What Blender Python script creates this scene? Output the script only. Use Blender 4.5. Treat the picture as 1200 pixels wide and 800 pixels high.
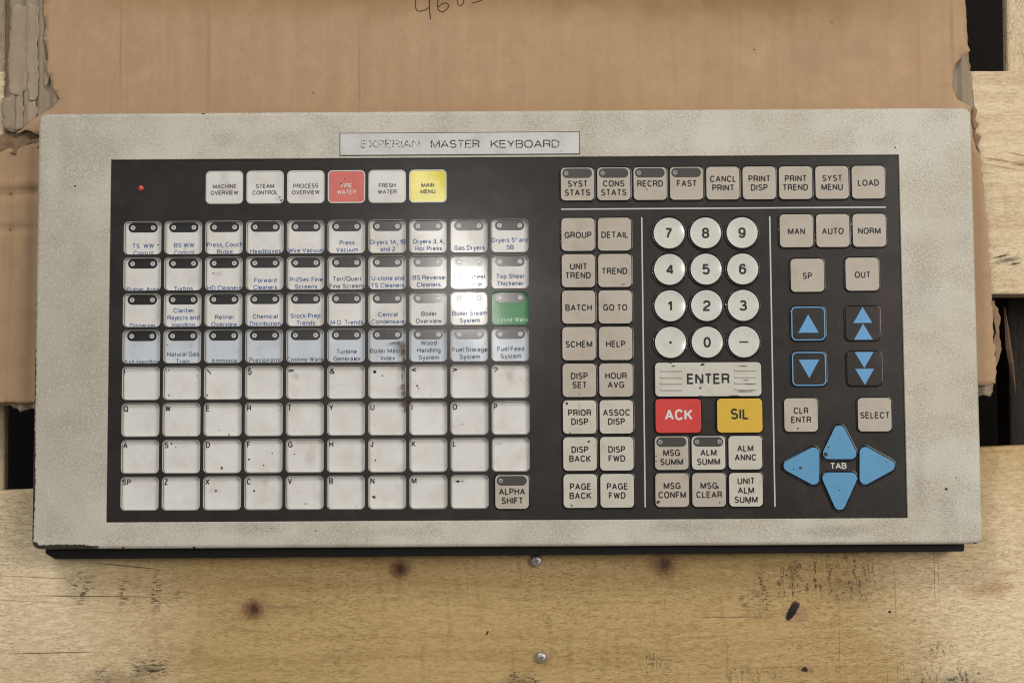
import bpy, bmesh, math, random
import numpy as np
from mathutils import Vector, Matrix
from mathutils.geometry import delaunay_2d_cdt
random.seed(7)
MM = 0.001
for o in list(bpy.data.objects): bpy.data.objects.remove(o)
sc = bpy.context.scene
COL = sc.collection

# ------------------------------------------------------------------ camera
FZ = 0.0245                                   # height of the keyboard's face above the wood
F_PX = 1667.0
_rx, _ry, _rz = [math.radians(a) for a in (-3.86262935, 0.21854464, -0.33156227)]
_t = Vector((-3.33440535, -7.81697532, 728.1091545)) * MM
_R = (Matrix.Rotation(_rx, 3, 'X') @ Matrix.Rotation(_ry, 3, 'Y') @ Matrix.Rotation(_rz, 3, 'Z'))
FLIP = Matrix(((1, 0, 0), (0, -1, 0), (0, 0, -1)))
_C = FLIP @ (-(_R.transposed() @ _t)) + Vector((0, 0, FZ))
_W = FLIP @ _R.transposed()                  # camera axes (right, down, forward) in the world
cam_d = bpy.data.cameras.new('camera'); cam = bpy.data.objects.new('camera', cam_d); COL.objects.link(cam)
m = Matrix.Identity(4)
for r in range(3):
    m[r][0] = _W[r][0]; m[r][1] = -_W[r][1]; m[r][2] = -_W[r][2]; m[r][3] = _C[r]
cam.matrix_world = m
cam_d.sensor_width = 36; cam_d.lens = 36 * F_PX / 1200
cam_d.clip_start = 0.02; cam_d.clip_end = 50
sc.camera = cam

def at(u, v, z=FZ):
    """point of the photograph's 1200x800 grid on the level z"""
    d = _W @ Vector(((u - 600) / F_PX, (v - 400) / F_PX, 1.0))
    k = (z - _C.z) / d.z
    return _C + d * k

# ------------------------------------------------------------------ light
sc.view_settings.view_transform = 'Standard'; sc.view_settings.look = 'None'
sc.view_settings.exposure = 0.0; sc.view_settings.gamma = 1.0
w = bpy.data.worlds.new('World'); sc.world = w; w.use_nodes = True
w.node_tree.nodes['Background'].inputs[0].default_value = (1.0, 0.97, 0.93, 1)
w.node_tree.nodes['Background'].inputs[1].default_value = 0.215

def area(name, loc, target, sx, sy, power, color, shape='RECTANGLE'):
    l = bpy.data.lights.new(name, 'AREA'); l.shape = shape; l.size = sx; l.size_y = sy
    l.energy = power; l.color = color
    o = bpy.data.objects.new(name, l); COL.objects.link(o)
    o.location = loc
    o.rotation_euler = (Vector(target) - Vector(loc)).to_track_quat('-Z', 'Y').to_euler()
    return o
area('window_light', (-1.0, 2.15, 2.0), (0.05, 0, 0), 1.0, 0.8, 36, (0.97, 0.985, 1.0))
area('ceiling_light', (1.15, 0.40, 1.40), (0.15, 0.0, 0), 0.9, 0.9, 20.5, (1.0, 0.955, 0.89))
_g = at(547, 338, FZ - .0018); _d = _g - _C
area('ceiling_lamp', _g + Vector((_d.x, _d.y, -_d.z)) * (2.2 / -_d.z), _g, 0.028, 0.080, 2.9, (1.0, 0.95, 0.88), 'ELLIPSE')

def mirror_pt(u, v, h=2.2):
    g_ = at(u, v, FZ - .0015); d_ = g_ - _C
    return g_ + Vector((d_.x, d_.y, -d_.z)) * (h / -d_.z)
_a, _b = mirror_pt(484, 192), mirror_pt(585, 428)
tube = area('ceiling_tube', (_a + _b) / 2, _g, 0.10, (_a - _b).length, 1.15, (1.0, 0.96, 0.90), 'ELLIPSE')
_n = (Vector(_g) - (_a + _b) / 2).normalized(); _y = (_a - _b); _y = (_y - _n * _y.dot(_n)).normalized(); _x = _y.cross(-_n)
tube.rotation_euler = Matrix((( _x.x, _y.x, -_n.x), (_x.y, _y.y, -_n.y), (_x.z, _y.z, -_n.z))).to_euler()

sc.render.engine = 'CYCLES'
sc.cycles.filter_width = 1.1; sc.cycles.max_bounces = 6; sc.cycles.use_denoising = True

# ------------------------------------------------------------------ material helpers
class NT:
    def __init__(s, name, rough=0.6, spec=0.5):
        s.m = bpy.data.materials.new(name); s.m.use_nodes = True
        s.t = s.m.node_tree; s.n = s.t.nodes; s.l = s.t.links
        s.b = s.n['Principled BSDF']; s.b.inputs['Roughness'].default_value = rough
        s.b.inputs['Specular IOR Level'].default_value = spec
        s.geo = s.n.new('ShaderNodeNewGeometry').outputs['Position']
        s.disp = None
    def set(s, sock, v):
        if isinstance(v, bpy.types.NodeSocket): s.l.new(v, sock)
        elif isinstance(v, (tuple, list)) and len(v) == 3 and sock.type == 'RGBA': sock.default_value = (*v, 1)
        else: sock.default_value = v
    def math(s, op, a, b=None, c=None):
        n = s.n.new('ShaderNodeMath'); n.operation = op
        for i, v in enumerate((a, b, c)):
            if v is not None: s.set(n.inputs[i], v)
        return n.outputs[0]
    def vmath(s, op, a, b=None):
        n = s.n.new('ShaderNodeVectorMath'); n.operation = op
        s.set(n.inputs[0], a)
        if b is not None: s.set(n.inputs[1], b)
        return n.outputs['Value'] if op == 'LENGTH' else n.outputs['Vector']
    def vec(s, scale=(1, 1, 1), rot=0, off=(0, 0, 0)):
        n = s.n.new('ShaderNodeMapping'); n.vector_type = 'POINT'
        s.l.new(s.geo, n.inputs['Vector'])
        n.inputs['Scale'].default_value = scale; n.inputs['Rotation'].default_value = (0, 0, rot)
        n.inputs['Location'].default_value = off
        return n.outputs[0]
    def noise(s, scale, detail=3, rough=0.55, vec=None, dist=0.0):
        n = s.n.new('ShaderNodeTexNoise'); n.inputs['Scale'].default_value = scale
        n.inputs['Detail'].default_value = detail; n.inputs['Roughness'].default_value = rough
        n.inputs['Distortion'].default_value = dist
        s.l.new(vec if vec is not None else s.geo, n.inputs['Vector'])
        return n.outputs['Fac']
    def voro(s, scale, vec=None):
        n = s.n.new('ShaderNodeTexVoronoi'); n.inputs['Scale'].default_value = scale
        s.l.new(vec if vec is not None else s.geo, n.inputs['Vector'])
        return n.outputs['Distance']
    def ramp(s, v, a, b, lo=0.0, hi=1.0):
        n = s.n.new('ShaderNodeMapRange'); n.interpolation_type = 'SMOOTHSTEP'
        s.set(n.inputs['Value'], v); n.inputs['From Min'].default_value = a; n.inputs['From Max'].default_value = b
        n.inputs['To Min'].default_value = lo; n.inputs['To Max'].default_value = hi
        return n.outputs['Result']
    def mix(s, fac, a, b, mode='MIX'):
        n = s.n.new('ShaderNodeMix'); n.data_type = 'RGBA'; n.blend_type = mode
        s.set(n.inputs[0], fac); s.set(n.inputs[6], a); s.set(n.inputs[7], b)
        return n.outputs[2]
    def bump(s, h, dist, strength=1.0):
        n = s.n.new('ShaderNodeBump'); n.inputs['Distance'].default_value = dist
        n.inputs['Strength'].default_value = strength; s.set(n.inputs['Height'], h)
        if s.disp is not None: s.l.new(s.disp, n.inputs['Normal'])
        s.disp = n.outputs[0]; s.l.new(s.disp, s.b.inputs['Normal'])
    def blot(s, c, rx, ry, soft=0.5, rot=0.0, nscale=400, namt=0.5, detail=3):
        """mask of one stain or mark: 1 inside an uneven ellipse round c (metres), 0 outside"""
        d = s.vmath('SUBTRACT', s.geo, (c[0], c[1], 0.0))
        n = s.n.new('ShaderNodeVectorRotate'); n.rotation_type = 'Z_AXIS'; n.inputs['Angle'].default_value = rot
        s.l.new(d, n.inputs['Vector'])
        q = s.vmath('MULTIPLY', n.outputs[0], (1 / rx, 1 / ry, 0.0))
        L = s.vmath('LENGTH', q)
        if namt:
            nn = s.noise(nscale, detail)
            L = s.math('ADD', L, s.math('MULTIPLY', s.math('SUBTRACT', nn, 0.5), namt * 2))
        return s.ramp(L, 1.0 - soft, 1.0, 1.0, 0.0)
    def done(s, col): s.set(s.b.inputs['Base Color'], col); return s.m

PX = 0.4367 * MM
def simple(name, col, rough=0.5, spec=0.5, coat=0.0, crough=0.1, grime=0.12, metallic=0.0, gs=160, bump=0.0):
    k = NT(name, rough, spec)
    n = k.noise(gs, 4, 0.6)
    f = k.noise(1500, 2)
    c = k.mix(k.ramp(n, 0.42, 0.75, 0, grime), col, tuple(x * 0.62 for x in col))
    c = k.mix(k.ramp(f, 0.3, 0.8, 0, grime * 0.8), c, tuple(x * 0.72 for x in col))
    k.b.inputs['Metallic'].default_value = metallic
    if coat:
        k.b.inputs['Coat Weight'].default_value = coat; k.b.inputs['Coat Roughness'].default_value = crough
    if bump: k.bump(f, bump)
    return k.done(c)

# --- housing: cream wrinkle paint, dirt, chips at the edges
def mat_housing():
    k = NT('cream_wrinkle_paint', 0.5, 0.4)
    a = (0.55, 0.515, 0.435)
    big = k.noise(14, 4, 0.6); mid = k.noise(55, 4, 0.65); fine = k.noise(1350, 2, 0.7); f2 = k.noise(650, 3, 0.7)
    c = k.mix(k.ramp(big, 0.35, 0.7), a, (0.47, 0.43, 0.345))
    c = k.mix(k.ramp(mid, 0.48, 0.75, 0, 0.26), c, (0.36, 0.32, 0.25))
    # dirt held in the grain, stronger in some places
    zone = k.math('MULTIPLY', k.ramp(mid, 0.35, 0.62, 0.25, 1), k.ramp(fine, 0.46, 0.62))
    c = k.mix(k.math('MULTIPLY', zone, 0.55), c, (0.21, 0.18, 0.135))
    lft = k.blot(at(60, 400), 150 * PX, 420 * PX, .95, 0, 30, .5); c = k.mix(k.math('MULTIPLY', lft, .42), c, (0.30, 0.27, 0.20))
    lightz = k.math('MULTIPLY', k.ramp(f2, 0.52, 0.66), 0.36)
    c = k.mix(lightz, c, (0.68, 0.65, 0.57))
    for (u, v, rx, ry, s_) in ((290, 618, 60, 12, .5), (470, 622, 60, 9, .35), (800, 616, 70, 12, .45), (980, 622, 60, 10, .6), (1110, 600, 18, 25, .4),
                               (330, 160, 40, 14, .3), (265, 163, 26, 16, .35), (97, 300, 25, 60, .22), (100, 420, 22, 50, .2), (1078, 560, 12, 60, .4), (1085, 330, 20, 60, .15)):
        p = at(u, v); mk = k.blot(p, rx * PX, ry * PX, 0.9, 0, 120, 0.6)
        mk = k.math('MULTIPLY', mk, k.ramp(fine, 0.38, 0.6, 0.25, 1))
        c = k.mix(k.math('MULTIPLY', mk, s_ * .85), c, (0.16, 0.135, 0.105))
    # a wiped lighter swathe at the lower left and clean edges
    p = at(70, 585); c = k.mix(k.math('MULTIPLY', k.blot(p, 16 * PX, 60 * PX, 0.6, math.radians(-38), 60, .3), .25), c, (0.58, 0.55, 0.46))
    p = at(62, 200); c = k.mix(k.math('MULTIPLY', k.blot(p, 14 * PX, 90 * PX, 0.8, 0, 60, .3), .3), c, (0.58, 0.56, 0.48))
    # specks
    sp = k.voro(60); c = k.mix(k.ramp(sp, 0.02, 0.034, 0.8, 0), c, (0.07, 0.055, 0.04))
    # greenish tone on the edge of the paint
    chip = None
    for (u, v, rx, ry, sf, na) in ((37, 570, 4.2, 95, .1, .55), (38.5, 455, 3.4, 60, .1, .75), (39.5, 370, 2.8, 40, .1, .9), (41.5, 260, 1.8, 60, .1, 1.3), (39, 640, 6, 6, .1, .4), (74, 642, 42, 4.6, .1, .35),
                               (1147, 638.5, 10, 2.6, .1, .5), (44, 133, 2, 2, .1, .6), (1137, 128, 2.5, 3, .1, .9), (98.5, 640, .8, 4, .2, .3), (144, 641.5, 1.5, 1.3, .2, .3), (227, 641.5, 1.8, 1.4, .2, .3),
                               (1109, 573, 2, 2, .2, .7), (88, 218, 1.7, 1.2, .2, .4), (238, 133, 2.4, 1.0, .2, .5), (1049, 173, 1.2, 1, .3, .5)):
        b = k.blot(at(u, v), rx * PX, ry * PX, sf, 0, 420, na)
        chip = b if chip is None else k.math('MAXIMUM', chip, b)
    c = k.mix(chip, c, (0.045, 0.036, 0.028))
    h = k.math('ADD', k.math('MULTIPLY', fine, 1.0), k.math('MULTIPLY', f2, 0.8))
    k.bump(h, 0.00022, 0.75)
    k.bump(k.math('SUBTRACT', 1.0, chip), 0.0004, 0.8)
    k.set(k.b.inputs['Roughness'], k.ramp(fine, 0.2, 0.8, 0.38, 0.62))
    return k.done(c)

def mat_overlay():
    k = NT('black_overlay_film', 0.33, 0.5)
    n = k.noise(70, 4, 0.6); f = k.noise(2200, 2)
    c = k.mix(k.ramp(n, 0.4, 0.7), (0.0165, 0.0140, 0.0118), (0.025, 0.0195, 0.0165))
    dust = k.math('MULTIPLY', k.ramp(k.noise(900, 3, .7), 0.60, 0.78), k.ramp(n, 0.45, 0.65, 0.1, .6))
    c = k.mix(dust, c, (0.11, 0.10, 0.085))
    sp_ = k.math('MULTIPLY', k.ramp(k.voro(420), .05, .11, 1, 0), k.ramp(k.noise(60, 2), .50, .62)); c = k.mix(k.math('MULTIPLY', sp_, .7), c, (.17, .15, .12))
    red = k.blot(at(672, 330), 22 * PX, 60 * PX, .8, .3, 90, .7); c = k.mix(k.math('MULTIPLY', red, .18), c, (0.09, .035, .03))
    red = k.blot(at(1035, 370), 22 * PX, 90 * PX, .8, 0, 130, .9); c = k.mix(k.math('MULTIPLY', red, .16), c, (0.09, .035, .03))
    k.set(k.b.inputs['Roughness'], k.ramp(k.noise(38, 4, .65), 0.3, 0.75, 0.30, 0.5))
    k.bump(f, 0.00004, 0.5)
    k.b.inputs['Coat Weight'].default_value = 0.2; k.b.inputs['Coat Roughness'].default_value = 0.17; k.b.inputs['Specular IOR Level'].default_value = .24
    return k.done(c)

def mat_paper(name, col, coat=0.6):
    k = NT(name, 0.42, 0.22)
    n = k.noise(85, 5, 0.62); f = k.noise(900, 2, 0.7); g = k.noise(32, 3, 0.5)
    c = k.mix(k.ramp(n, 0.42, 0.72, 0, 0.55), col, tuple(a * b for a, b in zip(col, (0.80, 0.76, 0.71))))
    c = k.mix(k.ramp(g, 0.5, 0.72, 0, 0.4), c, tuple(min(1, a * 1.16) for a in col))
    c = k.mix(k.ramp(f, 0.5, 0.8, 0, 0.28), c, tuple(a * 0.6 for a in col))
    if name.startswith('clear_capped_white'):
        for (u, v, rx, ry, rot) in ((318, 492, 17, 9, .3), (352, 452, 13, 9, .6), (358, 486, 8, 7, 0), (256, 536, 20, 10, .7), (208, 582, 16, 16, 0), (256, 590, 20, 9, .2), (472, 535, 16, 9, .4), (430, 560, 30, 5, .2), (370, 590, 12, 6, .5), (490, 545, 12, 8, -.5), (455, 590, 16, 6, .3)):
            c = k.mix(k.math('MULTIPLY', k.blot(at(u, v), rx * PX * 1.2, ry * PX * 1.2, .95, rot, 230, .9, 4), .26), c, (0.80, 0.79, 0.74))
        for (u, v, rx, ry) in ((262, 208, 7, 14), (263, 222, 14, 10), (326, 232, 5, 4), (362, 535, 9, 14), (310, 565, 6, 10), (330, 480, 12, 5), (345, 440, 8, 5), (250, 575, 10, 5), (405, 425, 6, 4), (215, 290, 3, 9), (255, 320, 9, 4), (598, 440, 9, 12), (500, 470, 9, 5)):
            c = k.mix(k.math('MULTIPLY', k.blot(at(u, v), rx * PX, ry * PX, .9, 0, 300, .7), .33), c, (0.27, 0.22, 0.165))
    # finger grime, in smears
    sm = k.math('MULTIPLY', k.ramp(k.noise(170, 5, .7, dist=0.8), 0.58, 0.72), k.ramp(k.noise(45, 2), 0.50, 0.62))
    c = k.mix(k.math('MULTIPLY', sm, 0.45), c, (0.30, 0.25, 0.185))
    sp = k.voro(75); c = k.mix(k.ramp(sp, 0.016, 0.026, 0.8, 0), c, (0.10, 0.07, 0.045))
    if coat:
        k.b.inputs['Coat Weight'].default_value = coat; k.b.inputs['Coat Roughness'].default_value = 0.055
    k.set(k.b.inputs['Roughness'], k.ramp(n, 0.3, 0.75, 0.3, 0.5))
    return k.done(c)

def mat_worn_print(name, col, thr=0.47, scale=900):
    k = NT(name, 0.5, 0.3)
    mk = k.ramp(k.noise(scale, 3, .6), thr, thr + 0.05)
    a = k.b.inputs['Alpha']; k.set(a, mk)
    return k.done(col)

def mat_smear(name, col, scale=420, thr=0.45, amax=0.85):
    k = NT(name, 0.8, 0.2)
    mk = k.ramp(k.noise(scale, 5, .7), thr, thr + 0.16, 0, amax)
    k.set(k.b.inputs['Alpha'], mk)
    return k.done(col)

def mat_wood(name, tone=1.0, main=False, pale=0.0, dark=False, seed=0.0, vertical=False, extra=None):
    k = NT(name, 0.62, 0.25)
    sx, sy = (60, 5.5) if vertical else (5.5, 60)
    v1 = k.vec((sx, sy, 30), 0 if vertical else math.radians(1.6), (seed, seed * 2, 0))
    v2 = k.vec((130, 420, 60) if not vertical else (420, 130, 60), .12, (seed, 0, 0))
    v3 = k.vec((170, 22, 30) if not vertical else (22, 170, 30))
    g = k.noise(1.0, 6, 0.62, v1, 1.4); fb = k.noise(1.3, 5, 0.78, v2, 0.6); saw = k.noise(1.0, 2, 0.5, v3)
    big = k.noise(7, 3)
    A = (0.49, 0.335, 0.146); B = (0.39, 0.252, 0.098); P = (0.60, 0.45, 0.225)
    if pale: A = (0.70, 0.555, 0.355); B = (0.58, 0.435, 0.26); P = (0.76, 0.645, 0.46)
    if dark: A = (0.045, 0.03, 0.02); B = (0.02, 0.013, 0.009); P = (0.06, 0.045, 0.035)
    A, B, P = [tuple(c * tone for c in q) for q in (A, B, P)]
    c = k.mix(k.ramp(g, 0.40, 0.66), A, B)
    c = k.mix(k.ramp(fb, 0.40, 0.75, 0, 0.5), c, P)
    c = k.mix(k.ramp(fb, 0.52, 0.34, 0, 0.42), c, tuple(x * 0.68 for x in B))
    # short dark fibre marks and torn fibres
    fl = k.math('MULTIPLY', k.ramp(k.noise(1.0, 3, .7, k.vec((420, 1700, 60) if not vertical else (1700, 420, 60), -0.35), 0.9), 0.56, 0.72), k.ramp(big, 0.40, 0.6, .35, 1.0))
    pore = k.ramp(k.noise(900, 3, .75), .5, .75)
    c = k.mix(k.math('MULTIPLY', fl, 0.30), c, tuple(x * 0.5 for x in B))
    c = k.mix(k.math('MULTIPLY', pore, 0.22), c, tuple(x * 0.6 for x in B))
    c = k.mix(k.ramp(saw, 0.58, 0.70, 0, 0.22), c, tuple(x * 0.62 for x in B))
    if main:
        # weathered pink-grey ends, honey middle
        e = k.math('ADD', k.blot(at(-40, 700, 0), 330 * PX, 260 * PX, .8, 0, 20, .3), k.blot(at(1230, 720, 0), 270 * PX, 260 * PX, .85, 0, 20, .3))
        c = k.mix(k.math('MULTIPLY', e, 0.78), c, k.mix(k.ramp(fb, .4, .62), (0.70, 0.55, 0.35), (0.90, 0.76, 0.53)))
        hv = k.ramp(k.noise(1.0, 2, .5, k.vec((2100, 25, 30))), .66, .74)          # thin saw lines across the board
        c = k.mix(k.math('MULTIPLY', hv, k.blot(at(930, 760, 0), 330 * PX, 120 * PX, .6, 0, 30, .4)), c, (0.24, 0.155, 0.08))
        def spot(c, u, v, rx, ry, col, st=1.0, soft=.5, rot=0, ns=400, na=.5):
            return k.mix(k.math('MULTIPLY', k.blot(at(u, v, 0), rx * PX * 1.047, ry * PX * 1.047, soft, rot, ns, na), st), c, col)
        for (u, v, r_, st) in ((297, 714, 18, .85), (468, 667, 17, .95), (778, 662, 21, .75)):
            c = spot(c, u, v, r_ * 1.7, r_ * 1.35, (0.30, 0.175, 0.08), .45, .9, 0, 120, .3)
            c = spot(c, u, v, r_, r_ * .9, (0.155, 0.075, 0.035), st, .7, 0, 500, .35)
            c = spot(c, u + 1, v - 1, r_ * .4, r_ * .45, (0.05, 0.022, 0.012), st, .7, 0, 500, .5)
        c = spot(c, 330, 711, 30, 3, (0.22, .13, .07), .5, .9)
        c = spot(c, 933, 720, 26, 16, (0.30, .18, .10), .6, .9)
        c = spot(c, 936, 719, 7, 8, (0.36, .20, .15), .7, .7)
        c = spot(c, 928, 716, 5.2, 13, (0.016, .010, .008), 1, .25, .5, 420, .45)
        c = spot(c, 932, 709, 6, 6, (0.03, .018, .013), .9, .3, .5, 420, .4)
        c = spot(c, 943, 784, 14, 9, (0.25, .14, .08), .6, .9)
        c = spot(c, 943, 784, 4.5, 4, (0.035, .018, .012), 1, .4)
        c = spot(c, 1042.5, 716.5, 1.8, 1.6, (0.03, .015, .01), 1, .3)
        c = spot(c, 571, 741, 1.2, 3.4, (0.06, .03, .02), 1, .3, .5)
        # cracks
        for (u, v, rx, ry, rot, st) in ((110, 698.3, 110, .75, math.radians(.9), .9), (60, 764.6, 72, .8, math.radians(-.9), .9), (40, 676, 70, .7, math.radians(3), .6),
                                    (150, 663, 60, .9, math.radians(6), .8), (862, 722.5, 58, .65, 0, .85), (30, 704, 50, .7, math.radians(3), .5),
                                    (1095, 672, .7, 60, 0, .5), (984, 770, .6, 50, 0, .45), (1049, 690, .6, 40, 0, .5), (1100, 680, .6, 45, 0, .5), (548, 690, .5, 40, 0, .3)):
            c = spot(c, u, v, rx, ry, (0.115, .055, .028), st, .6, rot, 60, .12)
        # dark dashes pressed into the wood
        dash = k.math('MULTIPLY', k.ramp(k.noise(1.0, 4, .7, k.vec((260, 950, 30), .15), .5), .48, .60), k.ramp(k.noise(1.0, 2, .5, k.vec((95, 12, 30))), .42, .56))
        vert = k.ramp(k.noise(1.0, 3, .7, k.vec((420, 130, 30)), .4), .49, .60)
        vert = k.math('MULTIPLY', vert, k.ramp(k.noise(700, 2, .6), .40, .58))
        for (u, v, rx, ry, tex, col, st) in ((100, 690, 26, 26, dash, (.055, .03, .016), .9), (138, 688, 16, 36, dash, (.045, .024, .013), 1), (176, 688, 22, 36, dash, (.05, .028, .016), 1), (200, 697, 20, 8, dash, (.08, .045, .03), .8),
                                    (925, 680, 20, 34, vert, (.025, .015, .01), 1), (960, 676, 28, 34, vert, (.09, .055, .03), 1), (1000, 672, 36, 44, vert, (.10, .065, .04), .9), (893, 695, 10, 40, vert, (.09, .05, .03), .9),
                                    (880, 705, 60, 20, dash, (.16, .09, .05), .7), (175, 781, 34, 15, dash, (.02, .018, .014), 1), (125, 797, 38, 22, dash, (.035, .03, .022), 1),
                                    (608, 799, 36, 17, dash, (.03, .022, .014), 1), (765, 777, 20, 17, vert, (.10, .07, .045), .9), (1110, 797, 70, 22, vert, (.06, .055, .045), .9),
                                    (1095, 760, 28, 14, vert, (.12, .095, .075), .8), (880, 790, 50, 20, vert, (.15, .10, .06), .7), (1180, 650, 40, 14, vert, (.3, .2, .12), .3)):
            mk = k.blot(at(u, v, 0), rx * PX * 1.2, ry * PX * 1.2, .75, 0, 160, .45)
            c = k.mix(k.math('MULTIPLY', k.math('MULTIPLY', mk, tex), st), c, col)
        for (u, v, rx, ry, st) in ((608, 800, 30, 13, .4), (140, 796, 60, 16, .35), (175, 783, 26, 8, .5), (1110, 800, 80, 18, .3), (1000, 690, 50, 24, .3), (928, 670, 9, 20, .4)):
            c = spot(c, u, v, rx, ry, (.055, .042, .03), st, .95, 0, 200, .4)
        for (u, v, rx, ry, rot) in ((1180, 672, 28, 4.5, -.14), (1178, 688, 24, 3, -.12), (1160, 690, 40, 14, -.1)):
            c = spot(c, u, v, rx, ry, (0.42, .24, .11), .6, .9, rot, 200, .4)
    if extra: c = extra(k, c)
    k.bump(k.math('ADD', fb, k.math('MULTIPLY', fl, -.8)), 0.0006, 0.8)
    return k.done(c)

def right_plank_marks(k, c):
    z = 0
    for (u, v, rx, ry, rot, col, st, sf) in ((1172, 188, 30, 2.0, .17, (.38, .22, .10), .8, .7), (1174, 196, 34, 1.5, .18, (.38, .22, .10), .7, .7), (1192, 181, 20, 1.4, .25, (.36, .2, .09), .8, .7),
                                     (1196, 192, 14, 5, 0, (.40, .24, .11), .8, .8), (1196, 193, 9, 1.5, 0, (.2, .11, .05), .8, .7), (1155, 203, 16, 1.2, .05, (.42, .26, .13), .6, .7),
                                     (1180, 305, 22, 4, -.2, (.05, .045, .04), .75, .9), (1174, 300, 12, 2, -.25, (.03, .03, .03), .9, .8), (1190, 309, 9, 2.6, -.2, (.03, .03, .03), .9, .8)):
        c = k.mix(k.math('MULTIPLY', k.blot(at(u, v, z), rx * PX * 1.05, ry * PX * 1.05, sf, rot, 500, .45), st), c, col)
    return c

def mat_cardboard(name, col=(0.435, 0.286, 0.168), grey=False):
    k = NT(name, 0.85, 0.15)
    band = k.noise(1.0, 3, .6, k.vec((115, 7, 1))); flute = k.noise(1.0, 2, .5, k.vec((290, 3, 1)))
    n = k.noise(30, 4, .6); f = k.noise(1700, 3, .7); fib = k.noise(1.0, 3, .7, k.vec((380, 1300, 10), .2))
    c = k.mix(k.ramp(band, .38, .66, 0, .34), col, tuple(x * .77 for x in col))
    c = k.mix(k.ramp(flute, .5, .7, 0, .08), c, tuple(x * 1.3 for x in col))
    c = k.mix(k.ramp(k.noise(160, 4, .65), .45, .75, 0, .4), c, tuple(x * .78 for x in col))
    c = k.mix(k.ramp(k.noise(75, 3, .6), .5, .75, 0, .3), c, tuple(x * 1.25 for x in col))
    c = k.mix(k.ramp(n, .45, .7, 0, .35), c, tuple(a * b for a, b in zip(col, (.84, .80, .74))))
    c = k.mix(k.ramp(f, .5, .75, 0, .35), c, tuple(x * .62 for x in col))
    c = k.mix(k.ramp(fib, .55, .75, 0, .28), c, tuple(x * 1.35 for x in col))
    c = k.mix(k.ramp(k.voro(42), .012, .03, .8, 0), c, (.09, .05, .03))
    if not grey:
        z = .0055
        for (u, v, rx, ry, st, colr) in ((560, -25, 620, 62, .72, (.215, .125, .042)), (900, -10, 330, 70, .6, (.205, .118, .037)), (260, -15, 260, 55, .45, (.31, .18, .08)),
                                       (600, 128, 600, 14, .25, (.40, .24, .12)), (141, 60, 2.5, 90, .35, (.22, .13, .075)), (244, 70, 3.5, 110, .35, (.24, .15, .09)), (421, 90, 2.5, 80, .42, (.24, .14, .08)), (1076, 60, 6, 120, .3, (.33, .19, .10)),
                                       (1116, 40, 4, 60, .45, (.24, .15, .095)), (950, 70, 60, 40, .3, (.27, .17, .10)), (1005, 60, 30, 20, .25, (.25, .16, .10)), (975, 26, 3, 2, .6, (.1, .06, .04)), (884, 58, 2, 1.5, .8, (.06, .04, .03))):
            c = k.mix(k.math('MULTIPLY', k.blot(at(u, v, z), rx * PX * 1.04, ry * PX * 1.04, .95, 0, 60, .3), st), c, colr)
    k.bump(f, 0.0002, .5); k.bump(flute, .0003, .35)
    return k.done(c)

M = {}
M['housing'] = mat_housing()
M['overlay'] = mat_overlay()
M['white'] = mat_paper('clear_capped_white_insert', (0.665, 0.645, 0.61))
M['blue_paper'] = mat_paper('clear_capped_pale_blue_insert', (0.53, 0.565, 0.61))
M['green'] = mat_paper('clear_capped_green_insert', (0.095, 0.26, 0.125))
M['red_paper'] = mat_paper('clear_capped_red_insert', (0.60, 0.16, 0.135))
M['yellow_paper'] = mat_paper('clear_capped_yellow_insert', (0.66, 0.58, 0.06))
M['beige'] = mat_paper('beige_pad_film', (0.435, 0.387, 0.322), 0.0)
M['light_beige'] = mat_paper('light_beige_pad_film', (0.52, 0.49, 0.415), 0.0)
M['rim'] = simple('white_key_rim', (0.56, 0.54, 0.50), 0.3, .5, .3)
M['seam_shadow'] = simple('key_seam_shadow_line', (0.05, 0.046, 0.042), .6)  # shadow line at the foot of each key window, put into the colour
M['black'] = simple('black_pad_edge', (0.006, 0.0055, 0.005), .3, .45, .6, .08)
M['pill'] = simple('black_window_print', (0.009, 0.0085, 0.0085), .3, .5, .5, .12)
M['pill_beige'] = simple('charcoal_window_print', (0.036, 0.031, 0.028), .35, .5, .2, .2)
M['dome_white'] = simple('white_number_cap', (0.57, 0.57, 0.51), .55, .4, 1.0, .15, .3)
M['enter_white'] = mat_paper('off_white_ribbed_cap', (0.53, 0.51, 0.45), .4)
M['red'] = simple('red_cap', (0.56, 0.035, 0.03), .4, .4, .2, .2, .3)
M['yellow'] = simple('yellow_cap', (0.62, 0.385, 0.03), .4, .4, .2, .2, .3)
M['blue'] = simple('blue_cap', (0.09, 0.275, 0.47), .45, .4, .15, .2, .3)
M['blue_print'] = simple('light_blue_print', (0.10, 0.29, 0.53), .5)
M['ink'] = simple('black_ink', (0.022, 0.02, 0.02), .5, .3)
M['ink_navy'] = simple('faded_navy_ink', (0.10, 0.155, 0.31), .5, .3, grime=.4, gs=600)
M['ink_slate'] = simple('faded_slate_ink', (0.12, 0.14, 0.18), .5, .3, grime=.4, gs=600)
M['ink_grey'] = simple('worn_grey_ink', (0.12, 0.11, 0.10), .5, .3, grime=.4, gs=700)
M['ink_white'] = simple('white_ink', (0.62, 0.60, 0.56), .5, .3)
M['ink_green'] = simple('pale_green_ink', (0.45, 0.60, 0.46), .5, .3)
M['line'] = simple('grey_white_line', (0.47, 0.45, 0.43), .4)
M['led_grey'] = simple('grey_lens', (0.30, 0.29, 0.28), .25, .5, .6)
M['led_ring'] = simple('white_lens_ring', (0.60, 0.59, 0.56), .35)
M['led_dim'] = simple('dull_grey_lens', (0.16, 0.145, 0.135), .3, .5, .4)
M['led_red'] = simple('red_lens', (0.50, 0.03, 0.03), .25, .5, .6)
M['plate'] = mat_paper('white_engraved_strip', (0.56, 0.56, 0.54), .1)
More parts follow.
